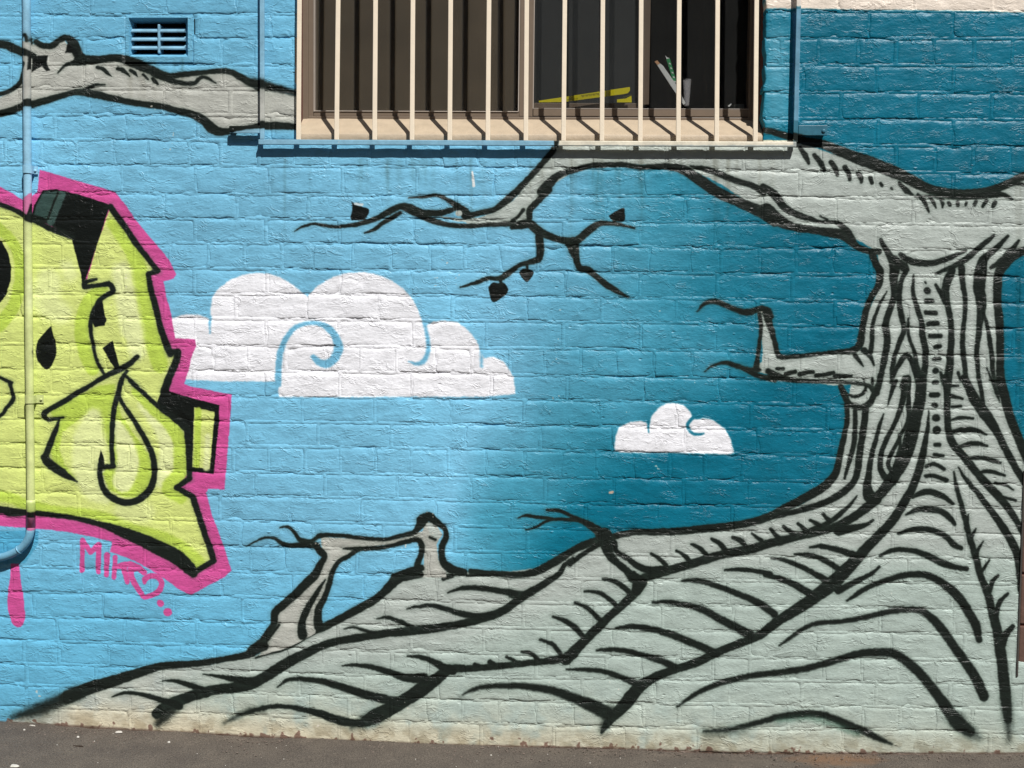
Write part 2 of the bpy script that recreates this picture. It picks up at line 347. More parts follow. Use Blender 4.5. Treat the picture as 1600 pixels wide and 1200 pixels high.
# trunk right half
S(12, '1115 -40 1120 100 1120 200 1130 300 1160 380 1230 460 1300 550 1370 630 1440 700 1520 800 1590 920', '42 38 34 40 44 42 44 48 46 40 34')
for s_, w_ in (('1140 15 1190 12', '16 12'), ('1140 75 1215 92', '24 14'), ('1150 140 1205 140', '14'), ('1145 225 1200 210 1282 215', '8 22 12'), ('1150 300 1220 285 1300 290 1365 317', '20 30 28 10'), ('1190 395 1250 375 1310 370 1368 386', '14 26 26 14'), ('1250 470 1320 460 1400 475 1452 492', '14 22 26 14'), ('1320 555 1390 545 1478 570', '14 24 14'), ('1420 620 1480 630 1532 662', '14 20 8'), ('1470 705 1548 728', '14')):
    S(12, s_, w_)
S(12, '1225 -40 1290 90 1350 180 1400 250 1440 320 1490 420 1540 510 1610 620', '40 60 66 54 42 40 40 40')
S(12, '1318 -40 1340 80 1352 155', '24 22 14'); S(12, '1408 -20 1430 60 1448 112', '14 18 6')
S(12, '1452 -20 1480 80 1510 200 1550 300 1605 430 1680 600', '52 54 50 50 54 60')
S(12, '1188 522 1240 600 1300 670 1370 760 1430 840 1490 930 1540 1020 1565 1100 1575 1200 1570 1290', '6 24 30 34 40 44 46 44 40 16')
S(12, '1160 548 1180 650 1210 760 1240 880 1270 990 1300 1090 1330 1200 1370 1300 1400 1420 1430 1530 1450 1650 1465 1760 1480 1900 1490 2000 1500 2100', '8 24 26 30 34 36 38 44 46 54 62 62 64 60 40', soft=2.6)
S(16, '1488 780 1500 900 1508 1030', '50 40 12', soft=12, op=.8)
for s_, w_ in (('1215 735 1212 772', '5 14'), ('1252 818 1240 900', '6 26'), ('1302 903 1272 955', '6 24'), ('1346 983 1310 1040 1300 1095', '6 20 26'), ('1384 1098 1340 1165', '10 20')):
    S(12, s_, w_)
for s_, w_ in (('1435 0 1400 40 1388 90', '18 26 26'), ('1500 110 1450 160 1430 220 1425 280', '14 26 28 28'), ('1530 315 1490 360 1468 425', '24 38 42')):
    S(16, s_, w_)
S(16, '-20 -6 60 12 150 45 220 85 290 130', '24 30 34 38 46')
S(16, '495 155 560 110 650 60 760 20 850 -5 950 -10 1030 10 1110 60 1190 130 1250 220 1300 310 1320 400', '12 26 28 30 34 36 40 46 52 52 50 34', soft=2.8)
S(16, '70 435 140 385 220 330 310 295 450 285 600 260 750 225 870 210 960 220 1030 270 1100 350 1170 450 1240 550 1300 640 1350 755', '6 20 24 24 26 28 30 34 36 46 50 52 54 56 56', soft=3)
S(16, '-570 820 -500 770 -400 710 -300 670 -200 645 -100 622 0 610 100 600 250 575 400 535 550 490 680 475 780 485 860 530 940 600 1010 680 1080 770 1140 860 1200 930 1260 970', '6 20 28 30 32 32 34 34 36 38 42 46 50 52 54 56 60 70 80 60', soft=3.4)
S(16, '1180 900 1240 960 1320 1010', '80 60 8', soft=14, op=.8)
S(16, '-400 970 -300 965 -200 950 -80 920 0 900 60 880 150 870 250 862 350 870 430 900 520 940 600 970 680 1010 775 1052', '12 18 24 28 32 36 38 40 40 44 46 44 32 8', soft=4)
S(16, '-380 985 -260 975 -150 960', '16 24 16', soft=14, op=.45)
S(16, '60 905 250 890 400 925 560 985', '20 24 30 24', (60, 95, 80), 12, op=.55)
for s_, w_ in (('1065 30 1150 30 1260 55 1370 95 1480 140 1560 180 1640 240', '12 28 30 32 36 42 42'), ('880 165 980 165 1100 185 1200 215 1300 270 1400 320 1490 370', '12 26 32 38 42 46 52'), ('650 325 750 315 860 330 980 360 1080 400 1180 440 1270 485', '12 30 36 38 40 42 52'), ('530 465 620 460 720 470 830 500 930 530 1020 572', '12 28 28 30 36 42'), ('340 585 450 585 560 595 660 625 760 665 810 690', '8 22 28 32 36 44')):
    S(15, s_, w_, soft=3)
S(15, '800 40 765 110 680 190 600 260 520 340 440 420 380 480 335 525', '84 50 46 46 50 52 62 60')
S(15, '-400 575 -300 580 -200 575 -100 565 -20 557 80 545 200 535 300 520 380 490', '40 36 36 36 36 36 38 46 54')
for s_, w_ in (('570 20 640 35 710 80 752 125', '12 26 30 30'), ('455 95 540 105 600 140 655 188', '12 22 26 28'), ('393 168 460 195 510 235 555 280', '14 24 26 28'), ('258 255 330 280 390 320 445 378', '14 28 32 30'), ('173 398 240 420 280 455 315 500', '12 24 26 26'), ('60 473 120 485 165 525', '12 22 24'), ('-10 510 30 545', '10 20'), ('-20 103 60 112 130 98', '34'), ('-15 128 60 152', '10 18')):
    S(15, s_, w_, soft=2.6)
S(11, '380 1095 330 1130 290 1190 200 1250 100 1310 0 1380 -40 1410 -120 1445 -230 1480 -350 1505 -500 1530 -650 1545 -800 1560 -950 1585 -1080 1605 -1180 1635 -1280 1680 -1380 1730 -1480 1790 -1560 1840 -1640 1880 -1750 1900 -1860 1912 -1950 1935 -2060 1972 -2160 2012 -2220 2060', '24 26 30 40 44 46 48 46 44 44 48 48 44 44 42 44 52 60 60 58 62 60 54 60 62 58 60')
S(13, '1100 810 1040 870 985 925', '60 56 30', soft=9, op=.9)
S(14, '1290 575 1220 582 1160 620 1090 670 1020 720 940 770 860 820 760 870 690 905', '40 44 60 74 84 74 74 84 66')
S(14, '760 880 680 905 600 945', '70 60 20', soft=10, op=.85)
S(14, '1370 556 1390 562', '26'); S(14, '1460 538 1490 552', '26 20'); S(14, '1565 505 1610 528', '16')
for s_, w_ in (('945 500 1020 505 1100 530 1170 570 1230 590', '8 24 34 46 52'), ('540 560 620 555 720 570 830 600 930 635 1050 640', '6 20 26 36 44 60'), ('133 696 200 650 300 645 420 660 520 690 620 720 720 750 820 775 900 790', '6 20 26 34 42 46 48 52 54'), ('-100 870 -20 845 60 820 180 815 300 835 400 860 480 890 560 910 660 925', '4 20 24 24 30 42 48 48 36'),
               ('945 205 1020 190 1100 185 1200 210 1300 240 1400 255 1480 245', '6 18 24 28 34 42 44'), ('755 265 820 260 900 285 990 328', '6 20 24 24'), ('550 330 610 320 680 340 750 358', '6 14 16 18'), ('1198 106 1290 75 1400 75 1500 90 1620 110', '6 24 30 32 34')):
    S(14, s_, w_, soft=2.6)
S(14, '1290 742 1360 708 1440 690 1530 685 1620 687 1680 690 1800 705 1900 730 2000 770 2100 810 2190 855', '6 22 26 32 34 36 42 48 56 72 76', soft=4)
S(15, '560 960 590 900 620 850', '10 50 60', soft=12, op=.8)
S(13, '1400 922 1480 878 1560 845 1640 830', '6 22 28 28', soft=8, op=.85)
S(14, '1640 -4 1400 -6 1200 -4 1080 -8', '10 12 12 20'); S(14, '1170 18 1225 0', '20 26')
S(14, '1100 -12 950 0 880 20 840 60 800 100 740 150 650 200 540 260 440 310 340 350 260 400 200 440 140 470 80 485 0 512', '24 50 62 52 42 44 46 42 44 50 44 32 18 12 10')
# little bent branch
F(10, '405 955 600 965 800 980 900 965 1040 920 1060 860 1120 870 1165 940 1130 1000 1140 1100 1190 1160 1190 1210 1030 1210 1050 1120 1050 1000 1020 970 850 1000 640 1025 560 1080 470 1180 465 1210 455 1300 395 1420 370 1560 200 1650 20 1700 100 1500 160 1400 300 1290 380 1200 440 1090 410 1040', TREE_L, 1.5)
S(10, '148 898 200 893 240 925 260 960 290 980 340 985 380 960 405 945', '5 14 20 22 30 26 22 22', soft=2.5)
S(10, '-60 1015 0 982 60 960 120 965 170 1000 220 1010 300 1005 380 1010', '3 8 12 14 26 26 32 34', soft=2.5)
S(10, '390 950 460 942 560 950 680 965 800 970 900 950 980 930 1020 890 1045 845', '26 22 22 22 20 24 26 42 62')
S(10, '1030 850 1080 828 1110 850 1150 880 1182 910 1188 960 1165 1010 1160 1070 1175 1120 1220 1155 1300 1175', '46 50 46 32 26 32 34 34 44 50 34')
F(10, '1062 872 1100 868 1120 905 1158 930 1152 960 1112 966 1085 935', TREE, 1.5)
S(10, '1085 958 1122 972', '12 14')
S(10, '545 1030 640 1030 760 1025 850 1010 940 985 1010 975 1035 1010 1035 1060 1015 1110 1005 1150 1030 1190', '8 24 24 22 26 30 32 30 34 34 34')
S(10, '635 1035 570 1080 510 1120 475 1180 455 1260 430 1330 395 1400 385 1460 392 1515', '24 24 24 28 30 30 40 46 54')
S(10, '370 1005 405 1050 430 1080 400 1130 370 1190 300 1260 240 1320 170 1380 120 1430 110 1500 80 1550 40 1610 -30 1670', '30 44 30 40 50 50 46 46 44 36 40 46 54')
S(10, '1030 1150 990 1160 940 1172 860 1200', '40 34 30 26')
S(14, '432 25 390 90 340 170 300 250 285 310 290 370', '8 24 32 38 44 54')
S(14, '142 305 90 380 15 480', '14 12 14')
S(13, '1650 440 1610 450 1570 480 1520 498 1400 520 1250 545 1100 555 980 570 850 610 700 660 560 700 420 760', '50 60 50 38 34 34 40 44 54 64 72 74')
S(13, '480 735 380 775 280 820 180 855 80 885', '70 70 70 56 16', soft=10, op=.92)
for s_, w_ in (('1268 614 1350 625 1430 640 1520 655 1600 660', '5 16 28 42 54'), ('1018 655 1080 655 1150 670 1230 700 1290 730', '6 18 26 36 54'), ('698 757 780 730 870 735 970 765 1060 790 1120 812', '6 18 22 28 36 44')):
    S(13, s_, w_)
# --- knot where the twig leaves the root
S(11, '38 836 90 822 180 835 280 845 400 850 480 880 540 920 560 970', '5 16 20 18 22 36 52 64')
S(11, '218 788 290 792 360 820 430 850 500 882', '12 20 18 22 30')
S(11, '83 912 150 895 200 865 252 848', '5 12 14 10')
S(11, '580 945 592 1010 612 1070 660 1120 720 1170 752 1215', '84 70 50 40 42 50')
S(11, '640 990 655 1050 720 1090 790 1140 870 1165 950 1160', '30 26 30 36 44 44')
S(11, '545 1000 480 1040 420 1080 360 1130', '28 28 26 26')
S(15, '755 -5 795 40 780 90', '50 72 56')
S(11, '1330 1165 1420 1160 1500 1165 1620 1188', '10 24 24 26')
# --- hanging twigs
F(6, '1130 148 1300 168 1400 160 1500 122 1600 60 1640 20 1640 190 1400 194 1250 182', TREE, 1.5)
S(6, '238 247 290 215 370 200 460 215 540 215 640 200 740 170 820 130 900 90 960 95 1050 130 1150 130 1230 110 1260 90', '3 12 14 16 18 26 28 36 30 34 36 36 26 30')
S(6, '955 36 1050 30 1130 20 1200 50 1260 90 1310 120 1330 150', '6 16 18 24 36 42 30')
S(6, '678 256 740 235 790 195 850 160 900 130', '6 20 22 26 22')
S(6, '900 95 1000 140 1100 178 1200 203 1320 213 1450 205 1600 200 1680 190', '20 24 34 28 24 24 26 30')
S(6, '1300 150 1400 132 1490 110 1550 60 1610 5', '32 26 26 28 30')
S(6, '1262 132 1272 132', '30', TREE, 1.5)
F(6, '598 62 615 76 688 100 706 116 700 145 680 165 692 172 600 177 588 160 602 110', BLACK, 1.6, True)
S(6, '620 74 665 80', '12', (200, 215, 220), 1.5)
F(7, '20 200 30 170 62 138 92 148 60 200 40 214', TREE, 1)
S(7, '0 220 60 205 110 200 160 240 230 275 310 300 400 305 470 250 530 205 600 195 680 205 765 227', '26 50 50 50 40 38 42 42 36 24 20 8')
S(7, '230 -12 190 30 150 70 112 110 108 165', '40 34 34 34 32')
S(7, '0 182 42 150 72 112', '18 14 20')
S(7, '170 240 172 300 176 370 165 420 100 440 40 460 0 490 -40 520 -80 540 -150 540 -220 565 -322 596', '42 46 44 38 28 24 28 36 26 22 22 8')
S(7, '385 315 400 400 420 470 480 490 540 540 590 580 650 615 725 658', '60 38 36 38 32 36 30 8')
S(7, '345 320 385 400', '24')
F(7, '603 150 650 120 700 100 706 130 700 180 640 182 612 162', BLACK, 1.6, True); S(7, '640 195 640 180', '14')
F(7, '42 502 70 480 100 482 130 495 132 520 95 562 60 535', BLACK, 1.6, True); S(7, '92 450 95 485', '12')
F(6, '1452 592 1480 565 1512 572 1550 568 1576 602 1570 632 1486 690 1460 632', BLACK, 1.6, True); S(6, '1525 540 1530 572', '14')

# --- clouds
WHITE = (231, 232, 238)
CB = (110, 174, 205)
F(0, '200 520 262 500 271 497 284 492 297 491 312 492 328 498 331 465 338 455 348 446 360 437 378 430 400 426 422 428 438 433 455 443 470 455 480 463 492 450 508 439 522 432 545 426 570 425 592 430 612 438 630 451 645 468 655 488 662 512 667 508 676 503 695 500 715 504 733 517 745 532 751 550 756 560 770 557 786 564 796 578 803 590 805 616 760 620 640 620 520 621 437 620 435 615 436 596 340 596 292 593 200 590', WHITE, 3.2)
S(6, '138 1200 140 1100 150 1010 180 930 230 860 300 825 380 820 450 850 500 910 515 980 490 1040 440 1075 390 1060 358 1030', '34 34 34 30 26 22 20 34 44 52 46 46 36 26', CB, 3.5)
S(6, '1056 830 1075 930 1075 1000 1045 1060 1000 1075 955 1060', '10 24 22 26 18 4', CB, 4)
S(6, '1404 960 1408 1040 1410 1090', '4 14 12', CB, 5)
S(5, '1312 780 1312 880', '16 5', CB, 4)
F(11, '642 400 645 330 668 272 740 235 800 232 835 240 860 250 872 200 920 145 960 124 1000 118 1070 130 1115 172 1130 210 1150 222 1190 213 1260 225 1330 280 1370 350 1388 432 1350 440 1180 436 1000 430 800 432 650 425', WHITE, 3)
TC = (26, 112, 136)
S(11, '1132 210 1100 250 1108 290 1150 316 1197 310', '18 16 14 16 8', TC, 2.5)
S(11, '850 235 853 302', '16 5', TC, 3)
S(0, '738 268 740 290', '2 4', (225, 230, 232), 1)
S(11, '612 679 630 675', '12', (188, 166, 150), 1)

# --- lettering piece on the left
PINK = (196, 80, 144); LIME = (202, 214, 126); LIME_D = (178, 202, 84); LIME_L = (214, 222, 160)
F(0, '-500 180 -20 285 0 292 12 298 40 315 58 300 62 265 72 268 178 299 198 322 210 342 238 375 265 407 275 429 271 435 255 440 260 465 268 492 273 528 290 529 305 530 307 540 300 555 295 577 288 600 296 603 362 617 360 650 356 700 351 765 325 764 322 770 332 807 347 847 362 892 350 902 325 915 298 930 282 922 258 905 232 888 213 878 195 870 172 862 175 846 150 840 100 830 55 826 0 822 -20 822 -500 850', PINK, 1.8)
F(0, '-500 250 -20 318 0 320 50 345 112 372 135 440 152 380 172 326 200 365 240 420 245 425 230 427 240 480 260 545 278 550 268 590 252 625 290 672 293 740 272 762 300 775 318 830 335 878 302 897 200 832 100 806 50 800 -20 792 -500 790', LIME, 1.5)
S(5, '700 200 800 320 850 420 890 600 920 800 960 950 1000 1080', '60 90 90 100 90 100 90', LIME_D, 5)
S(5, '640 600 560 680 520 780 510 900 540 1020 580 1110', '60 80 80 80 80 70', LIME_D, 4)
S(5, '-40 200 60 290 110 380 130 480 120 600 80 720 0 830', '60 60 60 70 70 70 80', LIME_D, 4)
S(5, '760 500 790 700 820 850 860 1000', '110 120 130 90', LIME_L, 12)
S(5, '300 560 290 680 380 760', '150 170 120', LIME_L, 14, op=.8)
S(5, '420 470 440 520', '80', LIME_L, 12, op=.7)
S(5, '700 1000 760 940', '60', LIME, 5)
F(9, '310 165 450 90 620 10 720 0 715 100 690 300 690 400 640 330 600 170 560 170 480 230 390 300 370 400 400 500 480 600 400 550 330 480 310 400 360 250', LIME_D, 4)
S(9, '585 200 560 350 560 500 590 640 660 720', '90 190 200 160 60', LIME_L, 10, op=.85)
S(9, '900 130 1020 300 1050 450 1010 600', '70 90 100 90', LIME_L, 8)
S(9, '850 50 950 150 1060 250 1120 350 1130 450 1120 560 1060 650 1130 710', '50 60 70 80 80 80 90 70', LIME_D, 5)
F(9, '735 110 760 200 850 330 930 440 960 560 930 660 870 710 780 710 680 660 640 560 660 530 715 520 700 400 705 250', LIME_D, 3)
S(9, '735 260 780 380 800 500 770 610', '60 110 130 120', LIME_L, 6)
S(9, '-600 640 0 700 150 750 350 790 550 810 700 850 850 920 1000 960 1150 1040 1240 1120', '60 60 60 50 50 60 70 80 90 80', LIME_D, 6)
S(9, '1000 800 1150 900 1230 1000', '80 90 60', LIME, 16)
S(9, '780 790 900 800', '120', LIME_L, 14, op=.6)
F(0, '48 341 54 320 67 297 90 296 130 306 172 320 168 332 152 382 134 436 129 448 127 430 112 374 80 352', BLACK, 1.5)
F(0, '53 335 58 318 69 299 88 299 92 302 80 336 76 343', (52, 74, 70), 2.5)
S(5, '385 15 318 185', '44', (58, 80, 76), 2.5, smooth=False); S(5, '362 5 300 165', '10', BLACK, 1.5, smooth=False)
S(5, '-20 72 80 108 180 160 300 222 440 285', '24 26 30 30 20')
S(5, '-600 -100 -300 -20 -20 72', '24')
S(5, '690 92 760 190 850 320 950 450 985 492', '34 34 32 30 30', smooth=False)
S(5, '985 495 925 512 940 600 980 750 1010 870 1050 980 1065 1008', '28 28 32 34 36 40 44', smooth=False)
S(5, '1060 1000 1112 1000 1100 1060 1060 1150 1025 1250', '34 38 40 42 46', smooth=False)
F(9, '1045 0 1060 45 1150 75 1372 133 1368 240 1352 400 1335 562 1178 548 1180 420 1160 290 1090 235 1000 155 982 112 1020 30', BLACK, 1.5)
F(9, '1215 145 1342 175 1330 330 1310 530 1200 520', LIME, 1.5); S(9, '1240 165 1228 505', '36', LIME_D, 3); S(9, '1300 330 1290 520', '34', LIME_L, 5)
S(9, '810 -20 900 60 1000 150 1100 225 1165 290', '22 24 26 26 28')
S(9, '1165 290 1180 400 1182 590', '28 34 30', smooth=False)
S(9, '1182 590 1105 648 1205 705 1235 800 1275 920 1315 1040 1335 1105 1260 1150 1212 1182', '30 30 34 34 34 34 34 30 34', smooth=False)
S(9, '-600 740 -20 782 60 800 200 805 330 820 450 835 600 870 700 900 800 940 900 980 1000 1030 1100 1080 1180 1150 1210 1185', '40 40 50 30 28 26 30 46 62 74 82 84 72 44')
F(5, '-400 250 -60 280 -20 290 10 310 50 380 70 470 65 560 40 640 0 692 -60 720 -400 740', BLACK, 1.5)
F(5, '318 838 335 900 348 960 346 1030 312 1100 280 1106 240 1062 226 1000 236 940 270 890', BLACK, 1.5, True)
S(5, '602 545 540 562 530 592 600 585 680 575 702 600 702 625 640 662 600 710 575 780 565 860 580 950 600 1040 640 1120 662 1152', '14 24 32 22 30 32 30 26 24 26 22 18 18 16 16')
F(5, '600 712 640 680 652 760 665 800 655 835 590 847 572 790', BLACK, 1.4)
F(5, '638 975 702 928 748 1100 720 1112', BLACK, 1.4)
S(5, '857 1030 800 1080 740 1112 680 1140 620 1175 560 1212 500 1245 400 1310 300 1365 275 1390 300 1422 392 1410', '28 32 36 28 26 24 28 30 28 34 22 14')
S(9, '370 215 350 280 310 380 285 450', '8 24 36 30'); S(9, '280 460 310 500 400 560 482 610', '46 52 44 6')
S(5, '792 1120 760 1175 738 1260 712 1360 700 1500 698 1600 706 1712', '18 26 30 28 28 26 26')
S(5, '775 1140 850 1210', '14 20')
S(9, '712 515 640 518', '26', smooth=False)
F(9, '632 412 655 480 655 530 612 530 616 470', BLACK, 1.4)
S(9, '625 500 628 590 655 665 720 722 800 742 880 715 942 650 965 560 955 450 910 350 850 250 790 160 740 78', '24 30 34 36 38 38 36 32 32 30 26 26 20')
S(9, '58 -10 78 50 80 100 40 150 -10 205 -200 300', '20 20 22 22 20 20'); S(5, '-20 1150 40 1178 70 1192', '18')
# signature, drip and dots
def S8(s, w, **k):   # coordinates read on an enlargement of the photo, 8 x from (110, 830)
    v = [float(t) for t in s.split()]
    q = ' '.join('%.2f' % (v[i] / 8 + (110 if i % 2 == 0 else 830)) for i in range(len(v)))
    S(0, q, w, PINK, 1.4, **k)
for s_, w_ in (('145 490 148 130', '6.6'), ('150 115 255 265 350 165', '7.4 7 7'), ('355 165 345 510', '7.4 6.2'), ('460 300 445 550', '8.4 6.4'), ('560 325 555 430 542 575', '6.8 6 6.4'), ('560 450 640 430 740 410 850 455 920 510', '7 8.4 8.4 8.4 8'), ('670 480 712 640', '8 6')):
    S8(s_, w_, smooth=False)
S8('750 490 765 580 820 680 890 780 930 825 1060 780 1120 730 1140 640 1090 570 1000 560 930 600 925 640', '8 8 7.6 7 7 7.6 7.6 7 7.6 8 8 5')
S8('750 480 850 460 920 520', '9 9 7'); S8('1125 900 1127 902', '9.6'); S8('1218 1010 1220 1012', '11.6')
F(0, '17 855 26 855 29 875 32 900 36 930 39 962 35 977 27 980 19 974 13 955 12 930 16 900', PINK, 1.4, True)
# paint on the rails of the grille, which was sprayed together with the wall
F(0, '398 210 866 210 866 228.5 398 228.5', (108, 172, 202), 1)
F(0, '874 219 1237 219 1237 228.5 874 228.5', (228, 220, 196), 1)
F(0, '1238.5 17 1249 17 1249 190 1238.5 190', (76, 142, 172), 1.5)
F(0, '18 829 60 829 60 850 40 880 -200 890 -200 840', (78, 156, 190), 2)
# broken edge along the ground: bare brick, dirt
ed = YB - PY
n1 = fbm(GX, GZ, .018, 71, 3); n2 = fbm(GX, GZ, .05, 72, 2)
a = sst(0, .05, n1 * .6 + n2 * .4 - .55 - np.clip(ed - 1, 0, 99) * .014) * (ed < 14) * .8
IMG[:] = IMG * (1 - a[..., None]) + np.array((112, 84, 74)) / 255. * a[..., None]
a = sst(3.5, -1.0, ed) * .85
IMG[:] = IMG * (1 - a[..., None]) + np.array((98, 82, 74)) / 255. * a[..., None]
# rain streaks and grime: below the window, the vent and beside the pipe
def streak(px, y0, y1, wd, op):
    W = win(px - wd * 3 - 4, y0 - 4, px + wd * 3 + 4, y1 + 4)
    if W is None: return
    X_, Y_, gx_, gz_ = PX[W], PY[W], GX[W], GZ[W]
    g = np.exp(-((X_ - px - (vnoise(gz_, gz_ * 0, .09, int(px)) - .5) * 3) / wd) ** 2) * sst(y0 - 2, y0 + 6, Y_) * sst(y1, y0 + 10, Y_)
    g = (g * op * (.5 + .8 * fbm(gx_ * 3, gz_ * .5, .02, 77, 2)))[..., None]
    IMG[W] = IMG[W] * (1 - g) + IMG[W] * np.array((.62, .60, .54)) * g
_r = random.Random(3)
for k_ in range(46):
    streak(_r.uniform(410, 1235), 246, _r.uniform(290, 430), _r.uniform(1.2, 5), _r.uniform(.10, .34))
for k_ in range(12):
    streak(_r.uniform(204, 294), 90, _r.uniform(120, 190), _r.uniform(1.2, 4), _r.uniform(.10, .3))
for k_ in range(8):
    streak(_r.choice((_r.uniform(30, 60), _r.uniform(1588, 1600))), _r.uniform(200, 700), _r.uniform(800, 1100), _r.uniform(2, 5), _r.uniform(.08, .2))
gr_ = sst(46, 0, YB - PY) * (.12 + .45 * sst(.42, .7, fbm(GX, GZ, .03, 78, 4)))
gr_ = (gr_ * .8)[..., None]
IMG[:] = IMG * (1 - gr_) + IMG * np.array((.66, .60, .52)) * gr_
# weathering: tiny lost flakes and roller mottling
fl = fbm(GX, GZ, .010, 81, 2) * .5 + fbm(GX, GZ, .11, 82, 2) * .5
a = sst(.86, .88, fl) * .7
IMG[:] = IMG * (1 - a[..., None]) + np.array((214, 208, 196)) / 255. * a[..., None]
mt = (fbm(GX * .7, GZ * 1.5, .03, 90, 4) - .5) * .13 + (fbm(GX, GZ, .0045, 93, 2) - .5) * .08
IMG[:] = np.clip(IMG * (1 + mt[..., None]), 0, 1)

mural = bpy.data.images.new('mural_paint', MW, MH, alpha=False)
buf = np.ones((MH, MW, 4), np.float32); buf[..., :3] = IMG
mural.pixels.foreach_set(buf.ravel()); mural.update(); mural.pack()
del buf

# ------------------------------------------------------------------ materials
def mat(name):
    m = bpy.data.materials.new(name); m.use_nodes = True
    return m, m.node_tree.nodes, m.node_tree.links, m.node_tree.nodes['Principled BSDF']
def lin(c): return tuple(((v / 255.) / 12.92 if v / 255. <= .04045 else (((v / 255.) + .055) / 1.055) ** 2.4) for v in c)
def simple(name, rgb, rough=.6, var=.12, scale=60, bump=.0, metal=0, spec=.5, bscale=None):
    m, n, l, b = mat(name)
    geo = n.new('ShaderNodeNewGeometry')
    nz = n.new('ShaderNodeTexNoise'); nz.inputs['Scale'].default_value = scale; nz.inputs['Detail'].default_value = 5
    l.new(geo.outputs['Position'], nz.inputs['Vector'])
    mx = n.new('ShaderNodeMix'); mx.data_type = 'RGBA'
    c = lin(rgb)
    mx.inputs[6].default_value = (*[v * (1 - var) for v in c], 1); mx.inputs[7].default_value = (*[min(1, v * (1 + var)) for v in c], 1)
    l.new(nz.outputs[0], mx.inputs[0]); l.new(mx.outputs[2], b.inputs['Base Color'])
    b.inputs['Roughness'].default_value = rough; b.inputs['Metallic'].default_value = metal
    b.inputs['Specular IOR Level'].default_value = spec
    if bump:
        n2 = n.new('ShaderNodeTexNoise'); n2.inputs['Scale'].default_value = bscale or scale * 2; n2.inputs['Detail'].default_value = 6
        l.new(geo.outputs['Position'], n2.inputs['Vector'])
        bp = n.new('ShaderNodeBump'); bp.inputs['Distance'].default_value = bump; bp.inputs['Strength'].default_value = 1
        l.new(n2.outputs[0], bp.inputs['Height']); l.new(bp.outputs[0], b.inputs['Normal'])
    return m
